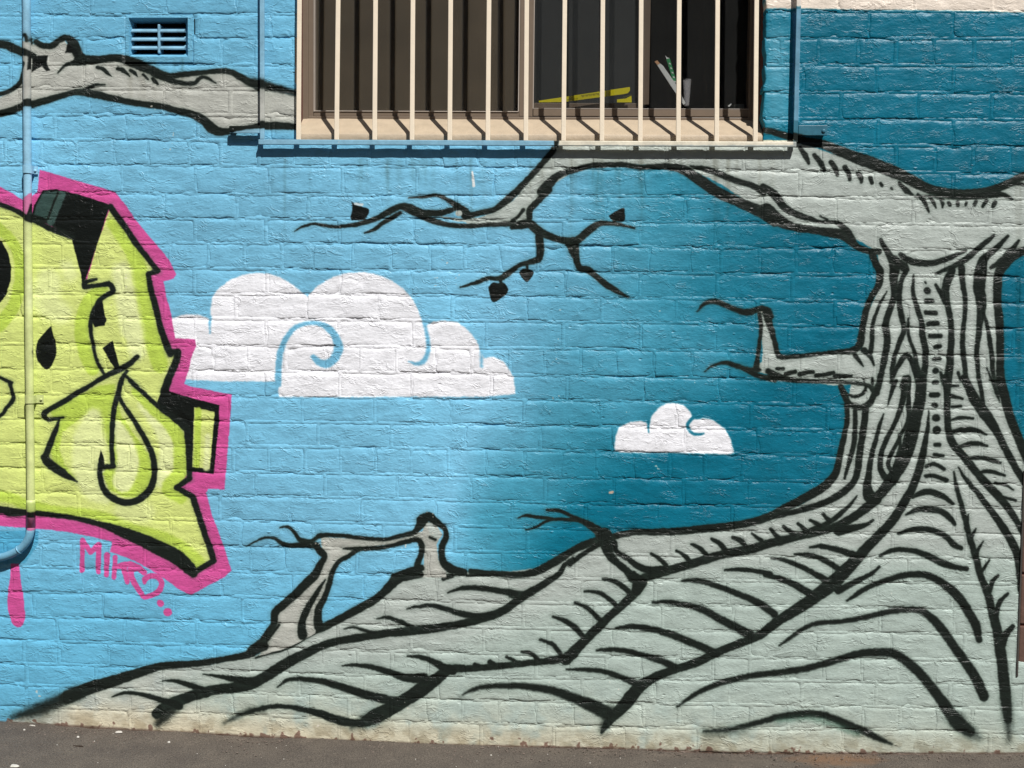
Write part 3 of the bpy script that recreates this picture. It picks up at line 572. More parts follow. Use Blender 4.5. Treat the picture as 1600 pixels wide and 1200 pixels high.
def paint_material(name, relief):
    m, n, l, b = mat(name)
    geo = n.new('ShaderNodeNewGeometry')
    sep = n.new('ShaderNodeSeparateXYZ'); l.new(geo.outputs['Position'], sep.inputs[0])
    def mr(sock, a, c):
        r = n.new('ShaderNodeMapRange'); r.clamp = False
        r.inputs['From Min'].default_value = a; r.inputs['From Max'].default_value = c
        l.new(sock, r.inputs['Value']); return r.outputs[0]
    cmb = n.new('ShaderNodeCombineXYZ')
    l.new(mr(sep.outputs[0], MX0, MX0 + MW * TEX), cmb.inputs[0]); l.new(mr(sep.outputs[2], MZ0, MZ0 + MH * TEX), cmb.inputs[1])
    im = n.new('ShaderNodeTexImage'); im.image = mural; im.extension = 'EXTEND'; im.interpolation = 'Cubic'
    l.new(cmb.outputs[0], im.inputs[0]); l.new(im.outputs[0], b.inputs['Base Color'])
    b.inputs['Roughness'].default_value = .41; b.inputs['Specular IOR Level'].default_value = .26
    if relief:
        mp = n.new('ShaderNodeMapping'); mp.inputs['Scale'].default_value = (.62, .62, 1.25); mp.inputs['Rotation'].default_value = (0, .18, 0)
        l.new(geo.outputs['Position'], mp.inputs[0])
        def noise(scale, detail, typ='FBM', rough=.55, dist=.0):
            t = n.new('ShaderNodeTexNoise'); t.noise_type = typ
            t.inputs['Scale'].default_value = scale; t.inputs['Detail'].default_value = detail
            t.inputs['Roughness'].default_value = rough; t.inputs['Distortion'].default_value = dist
            l.new(mp.outputs[0], t.inputs['Vector']); return t.outputs[0]
        def math_(op, a, c):
            q = n.new('ShaderNodeMath'); q.operation = op
            for i, v in enumerate((a, c)):
                if isinstance(v, (int, float)): q.inputs[i].default_value = v
                else: l.new(v, q.inputs[i])
            return q.outputs[0]
        a1 = noise(34, 3)                        # soft waviness of the brick faces
        a2 = noise(150, 4, rough=.6, dist=.6)    # grain
        def wrinkle(scale, k, dist, m_lo, m_hi, ms):   # thin raised lines of thick old paint, in patches
            w = math_('SUBTRACT', 1.0, math_('MULTIPLY', math_('ABSOLUTE', math_('SUBTRACT', noise(scale, 3, rough=.6, dist=dist), .5), 0), k))
            w = math_('MAXIMUM', w, 0)
            q = n.new('ShaderNodeMapRange'); q.inputs['From Min'].default_value = m_lo; q.inputs['From Max'].default_value = m_hi
            l.new(noise(ms, 2), q.inputs['Value'])
            return math_('MULTIPLY', w, q.outputs[0])
        h = math_('ADD', math_('MULTIPLY', a1, RELIEF[0]), math_('MULTIPLY', a2, RELIEF[1]))
        h = math_('ADD', h, math_('MULTIPLY', wrinkle(24, 16, .9, .48, .62, 16), RELIEF[2]))
        h = math_('ADD', h, math_('MULTIPLY', wrinkle(52, 9, .6, .50, .66, 23), RELIEF[2] * .7))
        vo = n.new('ShaderNodeTexVoronoi'); vo.inputs['Scale'].default_value = 26; l.new(mp.outputs[0], vo.inputs['Vector'])
        pit = n.new('ShaderNodeMapRange'); pit.inputs['From Min'].default_value = 0; pit.inputs['From Max'].default_value = .13
        pit.inputs['To Min'].default_value = -1; pit.inputs['To Max'].default_value = 0
        l.new(vo.outputs['Distance'], pit.inputs['Value'])
        sc_ = n.new('ShaderNodeSeparateColor'); l.new(vo.outputs['Color'], sc_.inputs[0])
        sg = math_('MULTIPLY', math_('GREATER_THAN', sc_.outputs[0], .72), RELIEF[3])
        sg = math_('SUBTRACT', sg, math_('MULTIPLY', math_('LESS_THAN', sc_.outputs[0], .12), RELIEF[3]))
        h = math_('ADD', h, math_('MULTIPLY', pit.outputs[0], sg))
        bp = n.new('ShaderNodeBump'); bp.inputs['Distance'].default_value = 1.0; bp.inputs['Strength'].default_value = 1.0
        l.new(h, bp.inputs['Height']); l.new(bp.outputs[0], b.inputs['Normal'])
    else:
        for k_ in list(l):
            if k_.to_socket == b.inputs['Base Color']: l.remove(k_)
        tz = n.new('ShaderNodeTexNoise'); tz.inputs['Scale'].default_value = 22; tz.inputs['Detail'].default_value = 6
        l.new(geo.outputs['Position'], tz.inputs['Vector'])
        tr = n.new('ShaderNodeMapRange'); tr.inputs['From Min'].default_value = .3; tr.inputs['From Max'].default_value = .7; tr.inputs['To Min'].default_value = .78; tr.inputs['To Max'].default_value = 1.08
        l.new(tz.outputs[0], tr.inputs['Value'])
        hs = n.new('ShaderNodeHueSaturation'); hs.inputs['Saturation'].default_value = .82
        l.new(tr.outputs[0], hs.inputs['Value']); l.new(im.outputs[0], hs.inputs['Color']); l.new(hs.outputs[0], b.inputs['Base Color'])
        b.inputs['Roughness'].default_value = .38
        t = n.new('ShaderNodeTexNoise'); t.inputs['Scale'].default_value = 150; t.inputs['Detail'].default_value = 4
        l.new(geo.outputs['Position'], t.inputs['Vector'])
        bp = n.new('ShaderNodeBump'); bp.inputs['Distance'].default_value = .0004; l.new(t.outputs[0], bp.inputs['Height']); l.new(bp.outputs[0], b.inputs['Normal'])
    return m
RELIEF = (.0026, .0008, .0011, .0020)
M_WALL = paint_material('painted_brick', True)
M_PAINTED = paint_material('painted_metal', False)
M_CREAM = simple('cream_enamel', (236, 222, 200), .4, .09, 24, .0004, bscale=180)
M_CORE = simple('bare_brick_core', (96, 52, 42), .85, .25, 40, .002)
M_SILL = simple('worn_sill_paint', (170, 154, 132), .6, .2, 26, .0012, bscale=90)
M_FRAME = simple('bronze_aluminium', (112, 98, 84), .42, .10, 30, .0, spec=.5)
M_BEAD = simple('glazing_bead', (170, 160, 150), .4, .1, 60)
M_BLIND = simple('brown_blind_fabric', (82, 71, 54), .9, .14, 9, .0006, bscale=500)
M_SCREEN = simple('grey_flyscreen', (36, 40, 41), .9, .10, 20, .0004, bscale=900)
M_ROOM = simple('dim_room_paint', (60, 56, 54), .9, .1, 4)
M_YELLOW = simple('yellow_plastic', (200, 190, 20), .4, .08, 60)
M_PRINT = simple('dark_print', (60, 62, 20), .5, .05, 60)
M_WHITEP = simple('white_plastic', (214, 218, 216), .35, .06, 60)
M_GREEN = simple('green_print', (44, 140, 84), .4, .35, 700)
M_TAN = simple('tan_cap', (196, 150, 110), .5, .08, 60)
M_CLEAR, n_, l_, b_ = mat('clear_cup_plastic'); b_.inputs['Base Color'].default_value = (.75, .75, .78, 1); b_.inputs['Alpha'].default_value = .3; b_.inputs['Roughness'].default_value = .15
M_GLASS, n_, l_, b_ = mat('dusty_window_glass')
b_.inputs['Base Color'].default_value = (.035, .036, .035, 1); b_.inputs['Roughness'].default_value = .05; b_.inputs['IOR'].default_value = 1.45
g_ = n_.new('ShaderNodeNewGeometry'); t_ = n_.new('ShaderNodeTexNoise'); t_.inputs['Scale'].default_value = 7; t_.inputs['Detail'].default_value = 4
l_.new(g_.outputs['Position'], t_.inputs['Vector']); r_ = n_.new('ShaderNodeMapRange'); r_.inputs['To Min'].default_value = .10; r_.inputs['To Max'].default_value = .28
l_.new(t_.outputs[0], r_.inputs['Value']); l_.new(r_.outputs[0], b_.inputs['Alpha'])
M_BARE = simple('bare_red_brick', (92, 68, 58), .85, .35, 30, .0016)
M_STEEL = simple('weathered_steel', (92, 88, 84), .5, .2, 80, .0004, metal=.6)
M_SCREWM = simple('dull_screw_metal', (120, 125, 125), .4, .1, 100, metal=.5)
M_CHIP = simple('white_grit', (190, 186, 178), .7, .2, 80)
M_GRIT = simple('dark_grit', (104, 92, 84), .9, .3, 80)
M_TWIG = simple('dry_twig', (50, 38, 28), .9, .3, 80)
M_ROAD, n_, l_, b_ = mat('asphalt')
g_ = n_.new('ShaderNodeNewGeometry')
def _nz(s, d=4):
    t = n_.new('ShaderNodeTexNoise'); t.inputs['Scale'].default_value = s; t.inputs['Detail'].default_value = d; l_.new(g_.outputs['Position'], t.inputs['Vector']); return t.outputs[0]
cr = n_.new('ShaderNodeValToRGB'); l_.new(_nz(260, 3), cr.inputs[0])
cr.color_ramp.elements[0].position = .32; cr.color_ramp.elements[0].color = (.048, .039, .032, 1)
cr.color_ramp.elements[1].position = .72; cr.color_ramp.elements[1].color = (.150, .128, .106, 1)
mx = n_.new('ShaderNodeMix'); mx.data_type = 'RGBA'; mx.blend_type = 'MULTIPLY'; mx.inputs[0].default_value = .7
cr2 = n_.new('ShaderNodeValToRGB'); l_.new(_nz(9, 5), cr2.inputs[0])
cr2.color_ramp.elements[0].position = .3; cr2.color_ramp.elements[0].color = (.62, .58, .56, 1); cr2.color_ramp.elements[1].position = .7; cr2.color_ramp.elements[1].color = (1.1, 1.06, 1.0, 1)
l_.new(cr.outputs[0], mx.inputs[6]); l_.new(cr2.outputs[0], mx.inputs[7])
# rusty stain beside the wall
vm = n_.new('ShaderNodeVectorMath'); vm.operation = 'SUBTRACT'; vm.inputs[1].default_value = (.93, -.05, .0); l_.new(g_.outputs['Position'], vm.inputs[0])
vs = n_.new('ShaderNodeVectorMath'); vs.operation = 'MULTIPLY'; vs.inputs[1].default_value = (5.5, 13, 0); l_.new(vm.outputs[0], vs.inputs[0])
vl = n_.new('ShaderNodeVectorMath'); vl.operation = 'LENGTH'; l_.new(vs.outputs[0], vl.inputs[0])
ad = n_.new('ShaderNodeMath'); ad.operation = 'ADD'; l_.new(vl.outputs['Value'], ad.inputs[0]); l_.new(_nz(22, 4), ad.inputs[1])
mr_ = n_.new('ShaderNodeMapRange'); mr_.inputs['From Min'].default_value = .9; mr_.inputs['From Max'].default_value = 1.5; mr_.inputs['To Min'].default_value = .5; mr_.inputs['To Max'].default_value = 0
l_.new(ad.outputs[0], mr_.inputs['Value'])
mx2 = n_.new('ShaderNodeMix'); mx2.data_type = 'RGBA'; l_.new(mr_.outputs[0], mx2.inputs[0]); l_.new(mx.outputs[2], mx2.inputs[6]); mx2.inputs[7].default_value = (.20, .10, .042, 1)
l_.new(mx2.outputs[2], b_.inputs['Base Color']); b_.inputs['Roughness'].default_value = .85
bp = n_.new('ShaderNodeBump'); bp.inputs['Distance'].default_value = .004; l_.new(_nz(230, 4), bp.inputs['Height']); l_.new(bp.outputs[0], b_.inputs['Normal'])

# ------------------------------------------------------------------ object helpers
COL = scene.collection
def link(name, me, m=None, parent=None, loc=(0, 0, 0)):
    o = bpy.data.objects.new(name, me); COL.objects.link(o)
    if m: me.materials.append(m)
    if parent: o.parent = parent; o.location = Vector(loc) - Vector(world_loc(parent))
    else: o.location = loc
    return o
def world_loc(o):
    v = Vector(o.location)
    while o.parent: o = o.parent; v += Vector(o.location)
    return v
def thing(name, label, cat, loc, group=None):
    o = bpy.data.objects.new(name, None); COL.objects.link(o); o.location = loc
    o['label'] = label; o['category'] = cat
    if group: o['group'] = group
    return o
def meshdata(name, v, f, smooth=False):
    me = bpy.data.meshes.new(name); me.from_pydata([tuple(q) for q in v], [], f); me.update()
    if smooth: me.polygons.foreach_set('use_smooth', [True] * len(me.polygons))
    return me
def boxv(x0, x1, y0, y1, z0, z1):
    v = [(x, y, z) for x in (x0, x1) for y in (y0, y1) for z in (z0, z1)]
    f = [(0, 1, 3, 2), (4, 6, 7, 5), (0, 4, 5, 1), (2, 3, 7, 6), (0, 2, 6, 4), (1, 5, 7, 3)]
    return v, f
def bevbox(name, x0, x1, y0, y1, z0, z1, m, parent, bev=.0015, seg=2):
    """box with bevelled edges, origin at its centre"""
    import bmesh
    c = ((x0 + x1) / 2, (y0 + y1) / 2, (z0 + z1) / 2)
    v, f = boxv(x0 - c[0], x1 - c[0], y0 - c[1], y1 - c[1], z0 - c[2], z1 - c[2])
    me = meshdata(name, v, f)
    bm = bmesh.new(); bm.from_mesh(me)
    bev = min(bev, .45 * min(x1 - x0, y1 - y0, z1 - z0))
    bmesh.ops.recalc_face_normals(bm, faces=bm.faces)
    bmesh.ops.bevel(bm, geom=bm.edges[:], offset=bev, segments=seg, affect='EDGES', profile=.5)
    bm.to_mesh(me); bm.free()
    return link(name, me, m, parent, c)
def pxbox(name, p0x, p0y, p1x, p1y, d0, d1, m, parent, bev=.0015, ztop=None, zbot=None):
    """box whose front face (plane y = d0) covers the given photo rectangle"""
    xa, za = U(p0x, (p0y + p1y) / 2, d0); xb, _ = U(p1x, (p0y + p1y) / 2, d0)
    _, z1 = U((p0x + p1x) / 2, p0y, d0); _, z0 = U((p0x + p1x) / 2, p1y, d0)
    if ztop is not None: z1 = ztop
    if zbot is not None: z0 = zbot
    return bevbox(name, xa, xb, d0, d1, z0, z1, m, parent, bev)
def tube(name, path, r, m, parent, seg=20, caps=True):
    path = [Vector(p) for p in path]; c = path[0].copy()
    v, f = [], []
    up = Vector((0, 1, 0))
    for i, p in enumerate(path):
        t = (path[min(i + 1, len(path) - 1)] - path[max(i - 1, 0)]).normalized()
        s = t.cross(up).normalized(); q = s.cross(t).normalized()
        rr = r[i] if isinstance(r, (list, tuple)) else r
        for k in range(seg):
            a = 2 * math.pi * k / seg
            v.append(p - c + (s * math.cos(a) + q * math.sin(a)) * rr)
    for i in range(len(path) - 1):
        for k in range(seg):
            f.append((i * seg + k, i * seg + (k + 1) % seg, (i + 1) * seg + (k + 1) % seg, (i + 1) * seg + k))
    if caps: f.append(tuple(range(seg))[::-1]); f.append(tuple((len(path) - 1) * seg + k for k in range(seg)))
    me = meshdata(name, v, f, True)
    return link(name, me, m, parent, c)

# ------------------------------------------------------------------ ground
def zbase(x):
    bpx = [-300, 0, 200, 400, 640, 800, 1000, 1200, 1400, 1600, 1900]
    bpy_ = [1118, 1129, 1141, 1152, 1162, 1166, 1169, 1176, 1177, 1177, 1177]
    if not hasattr(zbase, 't'):
        q = [U(a, b, -.002) for a, b in zip(bpx, bpy_)]; zbase.t = ([a[0] for a in q], [a[1] for a in q])
    return np.interp(x, *zbase.t)
gxs = np.concatenate([np.linspace(-60, -3, 16)[:-1], np.arange(-3, 3, .02), np.linspace(3, 60, 16)])
gys = np.concatenate([np.linspace(-60, -2, 14)[:-1], np.arange(-2, -.42, .04), np.arange(-.42, .10, .01), [.12, .5, 2, 60]])
GXX, GYY = np.meshgrid(gxs, gys)
GZZ = zbase(GXX) * np.exp(np.minimum(GYY, 0) / .7) + (fbm(GXX, GYY, .25, 100, 3) - .5) * .010 * (np.abs(GXX) < 3.2)
lip = sst(-.085, -.055, GYY + (fbm(GXX, GYY, .15, 105, 2) - .5) * .03) * sst(-.35, -.05, GXX)
GZZ = GZZ - .006 * lip + (fbm(GXX, GYY, .02, 107, 2) - .5) * .004 * (GYY > -.45)
GZZ = GZZ - (np.minimum(GYY, 0) < -3) * .02
nx_, ny_ = len(gxs), len(gys)
gf = [(j * nx_ + i, j * nx_ + i + 1, (j + 1) * nx_ + i + 1, (j + 1) * nx_ + i) for j in range(ny_ - 1) for i in range(nx_ - 1)]
me = meshdata('road', np.stack([GXX.ravel(), GYY.ravel(), GZZ.ravel()], 1), gf, True)
road = link('road', me, M_ROAD); road['kind'] = 'structure'; road['label'] = 'brown grey asphalt lane along the foot of the wall'

# ------------------------------------------------------------------ building added out of view across the lane to cut sky light on the wall
M_OPP = simple('brown_brick_render', (104, 84, 70), .9, .2, 3)
M_OPPW = simple('dark_opposite_window', (30, 32, 36), .3, .05, 3)
sky_blocker = thing('building', 'plain brown building added out of view behind the camera to cut sky light', 'building', (0, -8.6, 0))
def joinb(name, bl, m, parent):
    V, F_ = [], []
    for b in bl:
        v, f = boxv(*b); n0 = len(V); V += v; F_ += [tuple(q_ + n0 for q_ in t_) for t_ in f]
    return link(name, meshdata(name, V, F_), m, parent)
ws = [-14, -11.2, -9.8, -6.9, -5.5, -2.6, -1.2, 1.7, 3.1, 6.0, 7.4, 10.3, 11.7, 14]
bl_ = [(-14, 14, -14.0, -8.6, -.1, .9), (-14, 14, -14.0, -8.6, 2.3, 4.1), (-14, 14, -14.0, -8.6, 5.5, 7.2)]
for i in range(0, len(ws), 2):
    bl_ += [(ws[i], ws[i + 1], -14.0, -8.6, .9, 2.3), (ws[i], ws[i + 1], -14.0, -8.6, 4.1, 5.5)]
joinb('wall', bl_, M_OPP, sky_blocker)
joinb('parapet', [(-14.1, 14.1, -14.1, -8.52, 7.2, 7.4)], M_OPP, sky_blocker)
for i in range(1, len(ws) - 1, 2):
    for z0_ in (.9, 4.1):
        joinb('window', [(ws[i], ws[i + 1], -9.0, -8.75, z0_, z0_ + 1.4)], M_OPPW, sky_blocker)

# ------------------------------------------------------------------ brick wall
wall = thing('brick_wall', 'old brick wall painted with a mural of a grey tree, white clouds and lime lettering', 'wall', (0, 0, 0))
OPX0, OPZ = U(462.5, 200)[0], None
OPX1 = U(1195.5, 120)[0]
OPZ0 = U(830, 219, 0)[1]                       # bottom of the window opening
OPZ1 = 3.22                                    # its top, above the picture
VX0, VX1 = U(194, 58)[0], U(303, 58)[0]        # air vent surround
bricks = []                                    # (area, course, xl, xr)
EX0 = U(1592.5, 900)[0]; EZ1 = U(1595, 735)[1]; EZ0 = U(1595, 1057)[1]
for c in range(-16, 30):
    zc = float(J(c, 0) + J(c + 1, 0)) / 2
    if zc > ZTOP or zc < -.1: continue
    vj = vjoints(c)
    for a, b in zip(vj, vj[1:]):
        spans = [(a, b)]
        def cut(sp, lo, hi):
            out = []
            for s0, s1 in sp:
                if s1 <= lo or s0 >= hi: out.append((s0, s1)); continue
                if s0 < lo: out.append((s0, lo + .0035))
                if s1 > hi: out.append((hi - .0035, s1))
            return out
        if OPZ0 - .01 < zc < OPZ1: spans = cut(spans, OPX0, OPX1)
        if c in (0, 1): spans = cut(spans, VX0, VX1)
        if EZ0 < zc < EZ1: spans = cut(spans, EX0, 9)
        for s0, s1 in spans:
            s0, s1 = max(s0, XMIN), min(s1, XMAX)
            if s1 - s0 > .022: bricks.append((c, s0, s1))
GAP = .0011
def brick_mesh(c, x0, x1, seed):
    rs = random.Random(seed)
    g0, g1 = GAP + rs.uniform(-.001, .0012), GAP + rs.uniform(-.001, .0012)
    xa, xb = x0 + g0, x1 - g1
    L = xb - xa; n = max(2, int(L / .010))
    us = [0, .0022, .0060] + [.0060 + (L - .012) * i / n for i in range(1, n)] + [L - .0060, L - .0022, L]
    gt, gb = GAP + rs.uniform(-.0008, .0014), GAP + rs.uniform(-.0006, .0014)
    vs = [0, .0018 / .075, .0055 / .075] + [.0733 + (1 - .1466) * i / 6 for i in range(1, 6)] + [1 - .0055 / .075, 1 - .0018 / .075, 1]
    uu, vv = np.meshgrid(np.array(us), np.array(vs))
    X = xa + uu
    ZT = J(c, X) - gt; ZB = J(c + 1, X) + gb
    eu = np.minimum(uu, L - uu); ev = np.minimum(vv, 1 - vv) * .075
    evr = np.where(vv > .5, ev * .8, ev * 1.9)                # top arris softer than the bottom one
    X = X + ((vnoise(X * 0, vv * .08 + c, .030, 200 + seed) - .5) * .0090 + (vnoise(X * 0, vv * .08 + c, .012, 250 + seed) - .5) * .0040) * sst(.03, 0, eu)
    ZZ = ZB + (ZT - ZB) * vv
    ZZ = ZZ + ((vnoise(X, ZZ, .030, 300 + seed) - .5) * .0058 + (vnoise(X, ZZ, .011, 350 + seed) - .5) * .0034) * sst(.02, 0, ev)
    worn = vnoise(X, ZZ, .05, 7) * .8 + .6
    e = np.minimum(eu * rs.uniform(1.2, 2.4), evr)
    Y = .0028 * worn * sst(.0052, 0, e) + (fbm(X, ZZ, .05, 410, 3) - .5) * .0030
    Y = Y + rs.uniform(-.0008, .0008) + (uu / L - .5) * rs.uniform(-.0012, .0012) + (vv - .5) * rs.uniform(-.0009, .0009)
    if rs.random() < .30:                      # chipped arris
        cx_, cv = rs.choice((rs.uniform(.1, .9) * L, 0, L)), rs.choice((0, 1))
        d = np.hypot(uu - cx_, (vv - cv) * .075)
        Y = Y + .005 * sst(rs.uniform(.014, .028), .002, d)
    ctr = ((xa + xb) / 2, 0.0, float(np.mean(ZZ)))
    ny, nx = X.shape
    V = np.stack([X.ravel() - ctr[0], Y.ravel(), ZZ.ravel() - ctr[2]], 1)
    F_ = [(j * nx + i, j * nx + i + 1, (j + 1) * nx + i + 1, (j + 1) * nx + i) for j in range(ny - 1) for i in range(nx - 1)]
    rim = [i for i in range(nx)] + [j * nx + nx - 1 for j in range(1, ny)] + [(ny - 1) * nx + i for i in range(nx - 2, -1, -1)] + [j * nx for j in range(ny - 2, 0, -1)]
    base = len(V); B = V[rim].copy(); B[:, 1] = .05
    V = np.concatenate([V, B]); m_ = len(rim)
    for k in range(m_): F_.append((rim[k], base + k, base + (k + 1) % m_, rim[(k + 1) % m_]))
    return V, F_, ctr
vis = []
for i, (c, a, b) in enumerate(bricks):
    z1, z0 = float(J(c, (a + b) / 2)), float(J(c + 1, (a + b) / 2))
    pa, pb = P(a, 0, (z0 + z1) / 2), P(b, 0, (z0 + z1) / 2); pt, pbm = P(a, 0, z1), P(a, 0, z0)
    w = max(0, min(1600, pb[0]) - max(0, pa[0])); h = max(0, min(float(np.interp(pa[0], bx_, by_)), pbm[1]) - max(0, pt[1]))
    vis.append(w * h)
order = sorted(range(len(bricks)), key=lambda i: -vis[i])
single = set(order[:300])
restV, restF, nb = [], [], 0
for i, (c, a, b) in enumerate(bricks):
    V, F_, ctr = brick_mesh(c, a, b, i + 1)
    if i in single:
        link('brick', meshdata('brick', V, F_, True), M_WALL, wall, ctr)
    else:
        restV.append(V + np.array(ctr)); restF += [tuple(q + nb for q in f) for f in F_]; nb += len(V)
o = link('bricks', meshdata('bricks', np.concatenate(restV), restF, True), M_WALL, wall); o['kind'] = 'stuff'
# mortar: a rough sheet just behind the brick faces, kept where it can be seen
st = .0042
mxs = np.arange(XMIN, XMAX, st); mzs = np.arange(-.06, 2.76, st)
XX, ZZ = np.meshgrid(mxs, mzs)
dist = np.full(XX.shape, 1.0)
cidx = np.zeros(XX.shape, int)
dj = np.full(XX.shape, 1.0)
for k in range(-5, 31):
    dd = ZZ - J(k, XX)
    dj = np.minimum(dj, np.abs(dd))
    cidx = np.where(dd <= 0, k, cidx)
dv = np.full(XX.shape, 1.0)
for c in range(-6, 30):
    sel = cidx == c
    if not sel.any(): continue
    v = np.array(vjoints(c) if False else sorted({s for (cc, a, b) in bricks if cc == c for s in (a, b)}))
    if len(v) < 2: continue
    xs = XX[sel]; i = np.clip(np.searchsorted(v, xs), 1, len(v) - 1)
    dv[sel] = np.minimum(np.abs(xs - v[i - 1]), np.abs(xs - v[i]))
dist = np.minimum(dj, dv)
fill = fbm(XX, ZZ, .11, 500, 3) - .5
rec = .0007 + fill * .0100 + (fbm(XX * .7, ZZ, .018, 510, 3) - .5) * .0036 + (vnoise(XX, ZZ, .0075, 520) - .5) * .0022
rec = np.where(dv < dj, rec * .62 - .0008, rec)
rec = np.clip(rec, -.0007, .0075) + .0035 * sst(.0045, .0100, dist)
keep = dist < .0105
keep &= ~((XX > OPX0) & (XX < OPX1) & (ZZ > OPZ0 - .004))
keep &= ~((XX > VX0) & (XX < VX1) & (ZZ > J(2, XX)) & (ZZ < J(0, XX)))
keep &= ~((XX > EX0) & (ZZ > EZ0) & (ZZ < EZ1))
kq = keep[:-1, :-1] | keep[1:, :-1] | keep[:-1, 1:] | keep[1:, 1:]
kq &= ~((XX[:-1, :-1] > OPX0 - st) & (XX[:-1, :-1] < OPX1) & (ZZ[:-1, :-1] > OPZ0 - .008))
jj, ii = np.nonzero(kq); nxm = XX.shape[1]
q = np.stack([jj * nxm + ii, jj * nxm + ii + 1, (jj + 1) * nxm + ii + 1, (jj + 1) * nxm + ii], 1)
used, inv = np.unique(q.ravel(), return_inverse=True); q = inv.reshape(-1, 4)
co = np.stack([XX.ravel()[used], rec.ravel()[used], ZZ.ravel()[used]], 1).astype(np.float32)
me = bpy.data.meshes.new('mortar'); me.vertices.add(len(co)); me.vertices.foreach_set('co', co.ravel())
me.loops.add(len(q) * 4); me.loops.foreach_set('vertex_index', q.ravel().astype(np.int32))
me.polygons.add(len(q)); me.polygons.foreach_set('loop_start', np.arange(0, len(q) * 4, 4, dtype=np.int32))
me.polygons.foreach_set('use_smooth', np.ones(len(q), bool)); me.update(calc_edges=True); me.validate()
o = link('mortar', me, M_WALL, wall); o['kind'] = 'stuff'
# wall body behind the face bricks
def joinboxes(name, bl, m, parent):
    V, F_ = [], []
    for b in bl:
        v, f = boxv(*b); n0 = len(V); V += v; F_ += [tuple(q_ + n0 for q_ in t_) for t_ in f]
    return link(name, meshdata(name, V, F_), m, parent)
joinboxes('wall_core', [(XMIN, OPX0 - .001, .052, .25, -.1, ZTOP), (OPX1 + .001, XMAX, .052, .25, -.1, ZTOP),
                        (OPX0 - .001, OPX1 + .001, .052, .25, -.1, OPZ0 - .03), (OPX0 - .001, OPX1 + .001, .052, .25, OPZ1, ZTOP)], M_CORE, wall)
# jambs of the window opening
bevbox('jamb', OPX0 - .030, OPX0 - .002, .004, .24, OPZ0 - .02, OPZ1, M_SILL, wall, .004)
bevbox('jamb', OPX1 + .002, OPX1 + .030, .004, .24, OPZ0 - .02, OPZ1, M_CORE, wall, .004)

# bare strip at the right end
strip = thing('edge_strip', 'narrow edge of bare reddish brick beside a grey metal strip, far right of the wall', 'wall edge', (EX0 + .02, 0, EZ0))
bevbox('metal_strip', EX0 + .001, EX0 + .007, -.004, .05, EZ0, EZ1, M_STEEL, strip, .001)
nbk = 4; hh = (EZ1 - EZ0) / nbk
for k in range(nbk):
    bevbox('brick', EX0 + .0085, EX0 + .35, .002 + random.uniform(-.001, .001), .06, EZ0 + k * hh + .004, EZ0 + (k + 1) * hh - .004, M_BARE, strip, .004)
bevbox('mortar', EX0 + .0085, EX0 + .35, .008, .055, EZ0, EZ1, M_CORE, strip, .002)

# ------------------------------------------------------------------ room behind the window
room = joinboxes('room', [(-1.6, 1.7, 2.2, 2.25, 1.0, 3.6), (-1.6, -1.55, .26, 2.2, 1.0, 3.6), (1.65, 1.7, .26, 2.2, 1.0, 3.6), (-1.6, 1.7, .26, 2.2, .95, 1.0), (-1.6, 1.7, .26, 2.25, 3.6, 3.65)], M_ROOM, None)
room['kind'] = 'structure'

# ------------------------------------------------------------------ window
DF = .105
wx0, wx1 = OPX0 + .001, OPX1 - .001
zs_back = U(830, 184, DF)[1]
win_o = thing('window', 'wide bronze framed sliding window with a worn tan sill behind the cream bars', 'window', ((wx0 + wx1) / 2, DF, zs_back))
# sill: sloping top, small front nose
sx0, sx1 = OPX0 + .0005, OPX1 - .0005
zf, zb = OPZ0 + .004, zs_back
nseg = 40
V, F_ = [], []
prof = [(.004, OPZ0 - .004), (.003, zf - .004), (.0035, zf + .012), (.006, zf + .0165), (.010, zf + .019), (.040, zf + .019 + (zb - zf - .019) * .30), (.075, zf + .019 + (zb - zf - .019) * .64), (.112, zb), (.20, zb), (.20, OPZ0 - .004)]
cx = (sx0 + sx1) / 2
for i in range(nseg + 1):
    x = sx0 + (sx1 - sx0) * i / nseg
    for (y, z) in prof: V.append((x - cx, y + random.uniform(-.0008, .0008), z - zb + random.uniform(-.0006, .0006)))
m_ = len(prof)
for i in range(nseg):
    for k in range(m_ - 1): F_.append((i * m_ + k, (i + 1) * m_ + k, (i + 1) * m_ + k + 1, i * m_ + k + 1))
link('sill', meshdata('sill', V, F_, True), M_SILL, win_o, (cx, 0, zb))
ZT = 3.20
def vert(name, a, b, d0, d1, m, parent, y0=186, bev=.0015, ztop=ZT): return pxbox(name, a, 100, b, y0, d0, d1, m, parent, bev, ztop=ztop)
# outer frame
fl_ = vert('frame', 472, 481, DF - .004, .17, M_FRAME, win_o, 188)
vert('frame', 1171, 1190, DF - .004, .17, M_FRAME, win_o, 188)
pxbox('frame', 481.4, 182.5, 1170.6, 188, DF - .003, .17, M_FRAME, win_o)
# left sash
sash = vert('sash', 481.6, 489.6, DF + .004, .15, M_FRAME, win_o, 182)
vert('stile', 811.5, 820, DF + .004, .15, M_FRAME, sash, 182)
pxbox('rail', 490, 174.8, 811, 182, DF + .005, .15, M_FRAME, sash)
vert('glazing_bead', 489.8, 491.2, DF + .002, .14, M_BEAD, sash, 174.5, .0006)
vert('glazing_bead', 809.6, 811.2, DF + .002, .14, M_BEAD, sash, 174.5, .0006)
pxbox('glazing_bead', 491.4, 173.2, 809.4, 174.5, DF + .002, .14, M_BEAD, sash, .0006)
